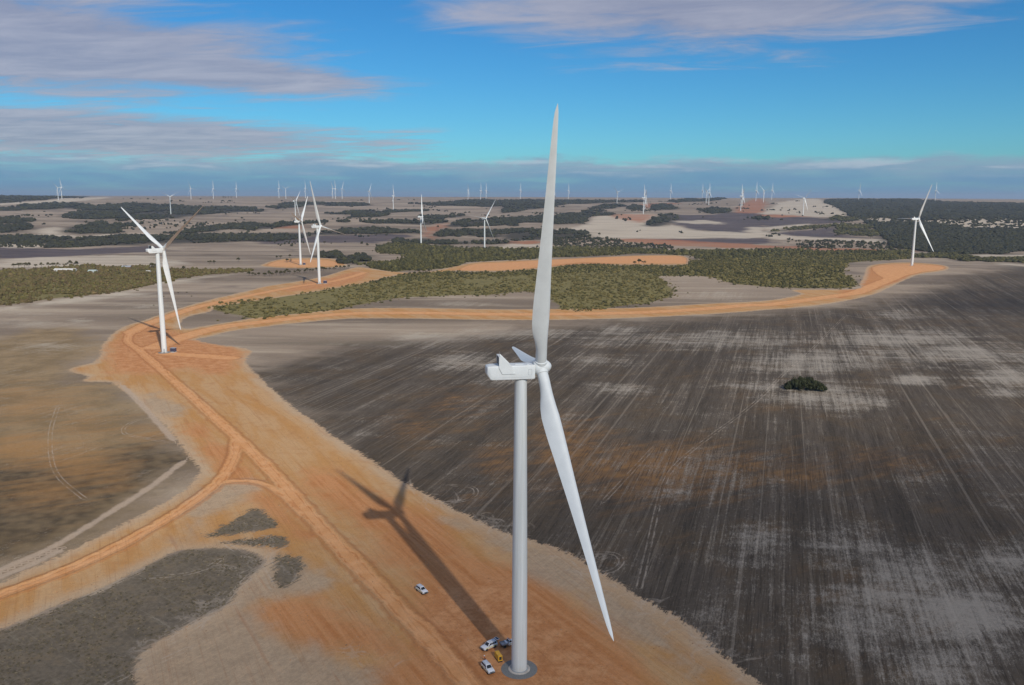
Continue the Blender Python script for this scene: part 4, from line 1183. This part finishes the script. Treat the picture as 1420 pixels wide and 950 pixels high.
M_LEAF = leaf_material('foliage')
phi = (1 + 5 ** .5) / 2
ICO_V = np.array([(-1, phi, 0), (1, phi, 0), (-1, -phi, 0), (1, -phi, 0), (0, -1, phi), (0, 1, phi), (0, -1, -phi), (0, 1, -phi), (phi, 0, -1), (phi, 0, 1), (-phi, 0, -1), (-phi, 0, 1)]) / math.hypot(1, phi)
ICO_F = np.array([(0, 11, 5), (0, 5, 1), (0, 1, 7), (0, 7, 10), (0, 10, 11), (1, 5, 9), (5, 11, 4), (11, 10, 2), (10, 7, 6), (7, 1, 8), (3, 9, 4), (3, 4, 2), (3, 2, 6), (3, 6, 8), (3, 8, 9), (4, 9, 5), (2, 4, 11), (6, 2, 10), (8, 6, 7), (9, 8, 1)])


_h = np.random.default_rng(11).random((256, 256))


def vnoise(x, y):
    i, j = np.floor(x).astype(int), np.floor(y).astype(int); u, v = x - i, y - j
    u, v = u * u * (3 - 2 * u), v * v * (3 - 2 * v)
    q = lambda a_, b_: _h[(i + a_) % 256, (j + b_) % 256]
    return (q(0, 0) * (1 - u) + q(1, 0) * u) * (1 - v) + (q(0, 1) * (1 - u) + q(1, 1) * u) * v


def scatter_points(polys, smin, k, jit=None):
    """random points inside the outlines, thinning out with distance"""
    out = []
    for p in polys:
        lo, hi_ = p.min(0), p.max(0)
        near = max(np.hypot(*np.clip(0, lo, hi_)), np.hypot(*p.T).min() * .98)
        s = max(smin, near * k); n = int((hi_[0] - lo[0]) * (hi_[1] - lo[1]) / s ** 2)
        n = min(n, 900000)
        q = lo + rng.random((n, 2)) * (hi_ - lo)
        d = np.hypot(q[:, 0], q[:, 1])
        q = q[rng.random(n) < (s / np.maximum(smin, d * k)) ** 2]
        ins = np.zeros(len(q), bool); m = len(p)
        for i in range(m):
            a_, b_ = p[i], p[(i + 1) % m]
            c = (a_[1] > q[:, 1]) != (b_[1] > q[:, 1])
            xi = (b_[0] - a_[0]) * (q[:, 1] - a_[1]) / (b_[1] - a_[1] + 1e-12) + a_[0]
            ins ^= c & (q[:, 0] < xi)
        q = q[ins]
        q = q[np.abs(np.arctan2(q[:, 0], q[:, 1])) < R(37)]
        out.append(q)
    return np.concatenate(out) if out else np.zeros((0, 2))


def bush_mesh(name, P, rad_, hgt, lumps, cols, sink=0.25):
    """every bush: a few uneven lumps of leafage; P (n,2)"""
    n = len(P); k = lumps
    z0 = H(P[:, 0], P[:, 1])
    Vs, Cs = [], []
    for l in range(k):
        off = (rng.random((n, 2)) - .5) * (rad_ * (0.0 if k == 1 else 1.1))[:, None]
        r = rad_ * (rng.uniform(.75, 1.1, n) if k == 1 else rng.uniform(.45, .8, n))
        hz = hgt * (rng.uniform(.85, 1.1, n) if l == 0 else rng.uniform(.5, 1.0, n))
        V = ICO_V[None] * (1 + rng.uniform(-.32, .32, (n, 12, 1)))
        ang = rng.uniform(0, 2 * math.pi, n); ca, sa = np.cos(ang), np.sin(ang)
        x = V[..., 0] * ca[:, None] - V[..., 1] * sa[:, None]; y = V[..., 0] * sa[:, None] + V[..., 1] * ca[:, None]
        W = np.stack([x * r[:, None] + (P[:, 0] + off[:, 0])[:, None], y * r[:, None] + (P[:, 1] + off[:, 1])[:, None], (V[..., 2] * .5 + .5 - sink * .5) * hz[:, None] + z0[:, None]], -1)
        Vs.append(W); Cs.append(np.repeat((cols * rng.uniform(.8, 1.2, (n, 1)))[:, None, :], 12, 1) * rng.uniform(.82, 1.18, (n, 12, 1)))
    V = np.concatenate(Vs, 0).reshape(-1, 3); Cc = np.concatenate(Cs, 0).reshape(-1, 3)
    F = (ICO_F[None] + (np.arange(n * k) * 12)[:, None, None]).reshape(-1, 3)
    me = np_mesh(name, V, [F], False)
    ca_ = me.color_attributes.new('col', 'FLOAT_COLOR', 'POINT')
    ca_.data.foreach_set('color', np.concatenate([Cc, np.ones((len(Cc), 1))], 1).astype(np.float32).ravel())
    me.materials.append(M_LEAF)
    return me


def palette(n, base, alt, sd=.15):
    t = rng.random((n, 1)) ** 1.3
    return (np.array(base) * (1 - t) + np.array(alt) * t) * rng.uniform(1 - sd, 1 + sd, (n, 1))


OLIVE = lin(92, 86, 50)[:3]; OLIVE2 = lin(112, 100, 60)[:3]; DGREEN = lin(60, 59, 38)[:3]; DGREY = lin(52, 52, 44)[:3]; BROWN = lin(98, 82, 56)[:3]
stats = {}


def stuff(name, polys, smin, k, r_rng, h_rng, lumps, ca, cb, label, cat, keep=1.0, gaps=0.0, strays=0):
    P = scatter_points(polys, smin, k)
    if gaps:
        f = .5 * vnoise(P[:, 0] / 130, P[:, 1] / 210) + .3 * vnoise(P[:, 0] / 45, P[:, 1] / 70) + .2 * vnoise(P[:, 0] / 17, P[:, 1] / 25)
        P = P[f + rng.normal(0, .04, len(P)) > gaps]
    if keep < 1: P = P[rng.random(len(P)) < keep]
    if strays:
        for p in polys:
            i = rng.integers(0, len(p), strays); u = rng.random((strays, 1))
            e = p[i] * (1 - u) + p[(i + 1) % len(p)] * u + rng.normal(0, 9, (strays, 2))
            sd_ = sdf_polys(e, apron_w, 20.0)
            P = np.concatenate([P, e[(sd_ < -1) & (np.abs(np.arctan2(e[:, 0], e[:, 1])) < R(37))]])
    n = len(P)
    if n == 0: return
    d = np.hypot(P[:, 0], P[:, 1]); grow = np.clip(d * k / smin, 1, 2.2)
    u = rng.random(n) ** 1.7; u2 = np.clip(u + rng.normal(0, .15, n), 0, 1.1)
    me = bush_mesh(name, P, (r_rng[0] + (r_rng[1] - r_rng[0]) * u) * grow, (h_rng[0] + (h_rng[1] - h_rng[0]) * u2) * np.clip(grow, 1, 1.35), lumps, palette(n, ca, cb))
    o = link(name, me); tag(o, label, cat, kind='stuff'); stats[name] = stats.get(name, 0) + n
    return o


stuff('scrub', [scrub_w[0]], 6.6, .0048, (0.9, 3.3), (0.8, 3.2), 2, lin(78, 75, 46)[:3], OLIVE2, 'long olive green scrub patch with scattered bushes between the two dirt roads', 'scrub', gaps=.33, strays=700)
stuff('scrub', [scrub_w[1]], 6.5, .0042, (1.6, 5.0), (2.0, 7.5), 2, DGREEN, OLIVE, 'taller grey-green scrub behind the orange clay strip', 'scrub', gaps=.3, strays=400)
stuff('scrub', [scrub_w[2]], 5.0, .0040, (2.0, 3.8), (2.0, 5.0), 2, OLIVE, BROWN, 'dense olive and brown scrub round the farm buildings at left', 'scrub', gaps=.28, strays=400)
S1T = wp([[(930, 384), (900, 380), (880, 369), (942, 369), (960, 362), (990, 360), (1100, 352), (1240, 352), (1263, 359), (1187, 363), (1174, 369), (1170, 381), (1188, 393), (1187, 397), (1146, 400), (1066, 398), (1018, 393), (982, 384)], [(500, 394), (546, 384), (567, 379), (641, 378), (742, 374), (807, 367), (880, 369), (860, 376), (760, 381), (640, 386), (560, 390)]])
stuff('scrub', S1T, 9.5, .0058, (1.8, 3.2), (2.2, 4.4), 2, DGREEN, OLIVE, 'taller dark bushes along the far side and right end of the olive scrub', 'scrub')
nZ0, nZ4, nZ5 = 9, 13, 12
stuff('woodland', forest_w[:nZ0], 8, .0030, (3.6, 8.0), (4, 11), 1, DGREY, DGREEN, 'dark woods and tree belts on the far left plain', 'woodland', gaps=.44)
stuff('woodland', forest_w[nZ0:nZ0 + nZ4], 8, .0030, (3.6, 8.0), (4, 11), 1, DGREY, DGREEN, 'dark tree belts across the middle distance left of the big blade', 'woodland', gaps=.44)
stuff('woodland', forest_w[nZ0 + nZ4:nZ0 + nZ4 + nZ5], 8, .0030, (3.6, 8.0), (4, 11), 1, DGREY, DGREEN, 'dark woods round the white sand field right of the big blade', 'woodland', gaps=.44)
k0 = nZ0 + nZ4 + nZ5
stuff('forest', forest_w[k0:k0 + 1], 9, .0034, (5, 8), (6, 10), 1, DGREY, DGREEN, 'broad dark forest stretching to the right skyline', 'forest', gaps=.27)
stuff('forest', forest_w[k0 + 1:k0 + 2], 8, .0030, (4, 7), (5, 9), 1, DGREEN, DGREY, 'dark forest behind the right-hand turbine in front of the pale clearing', 'forest', gaps=.27)
stuff('woodland', forest_w[k0 + 2:], 8, .0030, (3, 6), (4, 7), 1, DGREEN, OLIVE, 'tree belts and hedge strips behind the right-hand field', 'woodland', gaps=.44)
sw = [np.array([(-2600, 2300), (2600, 2300), (4300, 6800), (-4300, 6800)], float)]
stuff('scattered_trees', sw, 17, .0075, (2.5, 5), (4, 8), 2, DGREEN, DGREY, 'single trees and thin tree lines strewn over the far plain', 'trees', gaps=.73)
stuff('open_woodland', sparse_w, 15, .0065, (3, 6), (4, 8), 2, DGREEN, DGREY, 'loosely scattered trees on pale ground beyond the scrub', 'woodland')


def crown_mesh(name, rx, ry, rz, zc, nclump, nleaf, ca, cb, lsz):
    """leaf faces spread through clumps; nothing solid"""
    V, F, Cc = [], [], []
    for c in range(nclump):
        a_ = rng.uniform(0, 2 * math.pi); u = rng.uniform(-.35, 1); s = math.sqrt(max(0, 1 - u * u)) * rng.uniform(.45, .95)
        cc = np.array([rx * s * math.cos(a_), ry * s * math.sin(a_), zc + rz * u * rng.uniform(.5, .9)])
        cr_ = rng.uniform(.26, .46) * min(rx, rz * 1.2); tint = palette(1, ca, cb, .2)[0]
        for l in range(nleaf):
            d = rng.normal(size=3); d /= np.linalg.norm(d)
            p = cc + d * cr_ * rng.uniform(.55, 1.0) * np.array([1, 1, .8])
            t1 = np.cross(d + rng.normal(size=3) * .5, rng.normal(size=3)); t1 /= np.linalg.norm(t1) + 1e-9
            t2 = np.cross(d, t1); sz = lsz * rng.uniform(.6, 1.3); b_ = len(V)
            V += [p - t1 * sz, p - t2 * sz * .6, p + t1 * sz, p + t2 * sz * .6]; F.append((b_, b_ + 1, b_ + 2, b_ + 3))
            q = tint * rng.uniform(.75, 1.25); Cc += [q] * 4
    me = np_mesh(name, np.array(V), [np.array(F)], False)
    at = me.color_attributes.new('col', 'FLOAT_COLOR', 'POINT')
    at.data.foreach_set('color', np.concatenate([np.array(Cc), np.ones((len(Cc), 1))], 1).astype(np.float32).ravel())
    me.materials.append(M_LEAF)
    return me


def trunk_mesh(name, h, r, spread):
    mb = MB().tube((0, 0, -.3), (.05, .03, h * .5), r, r * .7, 7)
    for k in range(5):
        a_ = k * 1.26 + .3
        mb.tube((.05, .03, h * (.35 + .03 * k)), (spread * math.cos(a_), spread * math.sin(a_), h * (.75 + .05 * (k % 3))), r * .5, r * .15, 5)
    return mb.mesh(name, M_BARK, True)


ORD = ['first', 'second', 'third', 'fourth', 'fifth', 'sixth', 'seventh', 'eighth', 'ninth', 'tenth', 'eleventh', 'twelfth', 'thirteenth', 'fourteenth', 'fifteenth', 'sixteenth', 'seventeenth', 'eighteenth', 'nineteenth', 'twentieth',
       'twenty-first', 'twenty-second', 'twenty-third', 'twenty-fourth', 'twenty-fifth', 'twenty-sixth', 'twenty-seventh', 'twenty-eighth', 'twenty-ninth', 'thirtieth']
PROTO = []
for k in range(3):
    PROTO.append((crown_mesh('crown', 3.0 + .4 * k, 2.8, 2.6, 3.6 + .3 * k, 16, 26, DGREEN, OLIVE, .42), trunk_mesh('trunk', 5.0, .22, 1.6)))
SHRUB = []
for k in range(3):
    SHRUB.append((crown_mesh('crown', 2.0 + .3 * k, 1.8, 1.3, .95, 9, 22, DGREEN, OLIVE, .34), trunk_mesh('stem', 1.4, .1, .8)))


def plant(px, py, s, label, group=None, shrub=False):
    p = on(px, py); pr = random.choice(SHRUB if shrub else PROTO)
    t = empty('shrub' if shrub else 'tree', p, random.uniform(0, 6.28)); t.scale = (s, s, s * random.uniform(.9, 1.15))
    tag(t, label, 'shrub' if shrub else 'tree', group)
    part('crown', pr[0], t); part('stem' if shrub else 'trunk', pr[1], t)


plant(213, 373.5, 2.1, 'tall dark tree beside the tower of the road-bend turbine')
plant(255, 375, 1.3, 'round tree in the field just right of the lowered blade at left')
plant(291, 366.5, 1.2, 'left one of two merged round bushes in the pale field'); plant(297, 366.5, 1.3, 'right one of two merged round bushes in the pale field')
plant(331, 363, 1.4, 'lone round tree at the end of the orange track in the pale field')
plant(450, 338.5, 1.5, 'lone dark tree in the grey field right of the two close turbines')
plant(398, 364, 1.3, 'lone tree on the oval orange pad'); plant(402, 357.5, 1.3, 'tree just above the oval orange pad')
plant(384, 359, 1.1, 'left bush of the low pair above the oval pad'); plant(389, 358.5, 1.2, 'right bush of the low pair above the oval pad')
plant(411, 334, 1.6, 'dark tree just left of the turbine pair in the grey field'); plant(607.5, 317, 2.0, 'lone dark tree standing in the red soil patch')
plant(831, 327.5, 2.0, 'lone dark tree in the white sand field'); plant(886, 366.5, 1.7, 'tree standing up at the near edge of the orange clay strip')
plant(880, 367, 1.2, 'low tree left of the one at the clay strip edge'); plant(893, 367, 1.2, 'low tree right of the one at the clay strip edge')
plant(724, 347, 1.6, 'tree rising above the scrub left of the big blade'); plant(1146, 320, 2.4, 'dark lone clump in the grey field left of the forest')
plant(1207, 331.5, 2.2, 'dark lone tree at the pale field corner near the forest'); plant(1247.5, 347.5, 2.4, 'dark tree left of the right-hand turbine tower')
plant(936, 409.5, .8, 'tiny bush on the pale ground off the scrub tip', shrub=True)
for i in range(12): plant(18 + i * 8 + random.uniform(-2, 2), 371.5 - .12 * i + random.uniform(-.6, .4), random.uniform(1.1, 1.7), ORD[i] + ' round tree from the left in the straight row behind the farm scrub', 'row of trees behind the farm scrub')
for i in range(30):
    u = i / 29
    plant(346 + 136 * u + random.uniform(-1.8, 1.8), np.interp(u, [0, .25, .6, 1], [383.5, 382.5, 377.5, 372.5]) + random.uniform(-.8, .8), random.uniform(.8, 1.3), ORD[i] + ' shrubby tree from the left in the row on grey ground', 'row of shrubby trees on grey ground')
for i, (px, py) in enumerate([(213, 424), (227, 411.5), (247, 406.5), (259, 406), (266, 411.5)]): plant(px, py, .6, ORD[i] + ' from left of the tiny dark bushes on the grey field behind the turbine', 'tiny bushes on the grey field', True)
for i, (px, py) in enumerate([(310, 273.6), (313, 273.4), (317, 273.6), (321, 273.4)]): plant(px, py + 1.5, 2.6, ORD[i] + ' tree from the left of the small clump on the left skyline', 'clump of trees on the left skyline')
for i, (px, py) in enumerate([(1093, 338), (1108, 337.5), (1115, 338.5), (1120, 337), (1127, 338)]): plant(px, py, 1.7, ORD[i] + ' tree from the left of the loose group in front of the grey field', 'loose trees by the grey field')

# low tufts and clods that give the near ground its grain
tuft_polys = [p for p in isle_w] + [ldark_w[0]]
P = scatter_points([isle_w[0]], 1.25, .002); P = P[(np.hypot(P[:, 0], P[:, 1]) < 420)]
P = np.concatenate([P] + [scatter_points([q], 1.1, .002) for q in isle_w[1:]])
P = P[vnoise(P[:, 0] / 7, P[:, 1] / 7) > .35]
me = bush_mesh('grass_tufts', P, rng.uniform(.15, .5, len(P)), rng.uniform(.12, .4, len(P)), 1, palette(len(P), lin(98, 89, 73)[:3], lin(116, 104, 84)[:3]))
tag(link('grass_tufts', me), 'low dry grass tufts on the dark ground islands at lower left', 'grass', kind='stuff')
P = scatter_points([apron_w[0]], 3.2, .006); P = P[np.hypot(P[:, 0], P[:, 1]) < 480]
P = P[vnoise(P[:, 0] / 9, P[:, 1] / 9) > .55]
me = bush_mesh('clods', P, rng.uniform(.08, .28, len(P)), rng.uniform(.08, .26, len(P)), 1, palette(len(P), lin(172, 124, 84)[:3], lin(150, 128, 104)[:3]))
tag(link('clods', me), 'small stones and clods scattered over the cleared orange ground', 'stones', kind='stuff')

# the dark thicket alone in the cropped paddock
tp = on(1116, 541)
th = empty('thicket', tp); th.scale = (1, 1, 1.35); tag(th, 'dark rounded thicket standing alone in the dark cropped paddock', 'thicket')
tr_ = trunk_mesh('trunk', 4.0, .2, 1.5)
DK1, DK2 = lin(54, 58, 40)[:3], lin(70, 72, 48)[:3]
for k, (ox, oy, s) in enumerate([(-9.5, 3, .75), (-6, 1, 1.0), (-2.5, 3.5, 1.3), (-1, -1, 1.15), (2.2, 2, 1.35), (4.2, -2, 1.05), (7, .5, .95), (9.5, -2.5, .8), (10.8, -3.6, .6), (-10.8, 2, .5), (.5, 6, 1.1), (-5, 5.5, .95), (5.5, 4.5, 1.0)]):
    c = crown_mesh('crown', 4.4 * s, 4.2 * s, 2.9 * s, 2.1 * s, 26, 62, DK1, DK2, .40)
    part('crown', c, th, (ox, oy, 0)); part('trunk', tr_, th, (ox, oy, 0))

# ------------------------------------------------------------------ a thin cloud overhead that dims the foreground
CLZ = 1400.0
CL_OFF = Vector((to_sun.x, to_sun.y)) * (CLZ / to_sun.z)


def cloud_mat():
    m = bpy.data.materials.new('thin_cloud'); m.use_nodes = True
    t = NT(m.node_tree)
    ge = t.new('ShaderNodeNewGeometry')
    n = t.noise(ge.outputs['Position'], 0.0035, 5, 0.6)
    f = t.math('MULTIPLY', t.attr('thick'), t.smooth(n, 0.25, 0.6, 0.6, 1.0))
    d = t.new('ShaderNodeBsdfTranslucent'); d.inputs[0].default_value = (.85, .86, .9, 1)
    tr = t.new('ShaderNodeBsdfTransparent')
    mx = t.new('ShaderNodeMixShader'); t.l.new(f, mx.inputs[0]); t.l.new(tr.outputs[0], mx.inputs[1]); t.l.new(d.outputs[0], mx.inputs[2])
    o = t.new('ShaderNodeOutputMaterial'); t.l.new(mx.outputs[0], o.inputs[0])
    return m


M_CLOUD = cloud_mat()


def cloud(gx_, gy_, rx, ry, rot, opac, seed):
    r_ = np.random.default_rng(seed); na, nr = 72, 26
    ph = r_.uniform(0, 6.28, 6); V = []; T = []
    for sgn in (1, -1):
        for i in range(nr + 1):
            q = i / nr
            for j in range(na):
                a_ = 2 * math.pi * j / na
                w_ = 1 + .10 * math.sin(2 * a_ + ph[0]) + .08 * math.sin(3 * a_ + ph[1]) + .05 * math.sin(5 * a_ + ph[2]) + .03 * math.sin(9 * a_ + ph[3])
                x, y = rx * q * w_ * math.cos(a_), ry * q * w_ * math.sin(a_)
                z = sgn * (70 if sgn > 0 else 25) * math.sqrt(max(0, 1 - q * q)) * (1 + .2 * math.sin(x / 90 + ph[4]) * math.sin(y / 80 + ph[5]))
                V.append((x, y, z)); e = min(1, max(0, (1 - q) / .28)); T.append(opac * e * e * (3 - 2 * e))
    F = []
    for s in range(2):
        b0 = s * (nr + 1) * na
        for i in range(nr):
            for j in range(na):
                k = (j + 1) % na; f = (b0 + i * na + j, b0 + (i + 1) * na + j, b0 + (i + 1) * na + k, b0 + i * na + k)
                F.append(f if s == 0 else f[::-1])
    me = np_mesh('cloud', np.array(V), [np.array(F)], True)
    at = me.attributes.new('thick', 'FLOAT', 'POINT'); at.data.foreach_set('value', np.array(T, np.float32))
    me.materials.append(M_CLOUD)
    o = link('cloud', me, kind='structure'); o.location = (gx_ + CL_OFF.x, gy_ + CL_OFF.y, CLZ); o.rotation_euler = (0, 0, rot)
    return o


cloud(420, -10, 950, 500, .16, .40, 3)
cloud(760, 1010, 330, 120, .25, .38, 5)

# ------------------------------------------------------------------ air
hz_top, hz_bot = float(gz.max()) + 170.0, float(gz.min()) - 1.0
hb = MB().box((0, 0, (hz_top + hz_bot) / 2), (93000, 93000, hz_top - hz_bot))
hm = bpy.data.materials.new('air'); hm.use_nodes = True
ht = NT(hm.node_tree)
pv = ht.new('ShaderNodeVolumePrincipled'); pv.inputs['Color'].default_value = (.72, .84, 1.0, 1); pv.inputs['Density'].default_value = 3.8e-5
pv.inputs['Anisotropy'].default_value = 0.2
hout = ht.new('ShaderNodeOutputMaterial'); ht.l.new(pv.outputs[0], hout.inputs['Volume'])
ho = link('haze', hb.mesh('haze', hm)); ho['kind'] = 'stuff'
tag(ho, 'thin bluish haze in the air over the distant plain', 'haze', kind='stuff')
print(stats, 'tris', sum(len(m.loop_triangles) if not m.calc_loop_triangles() else 0 for m in bpy.data.meshes))
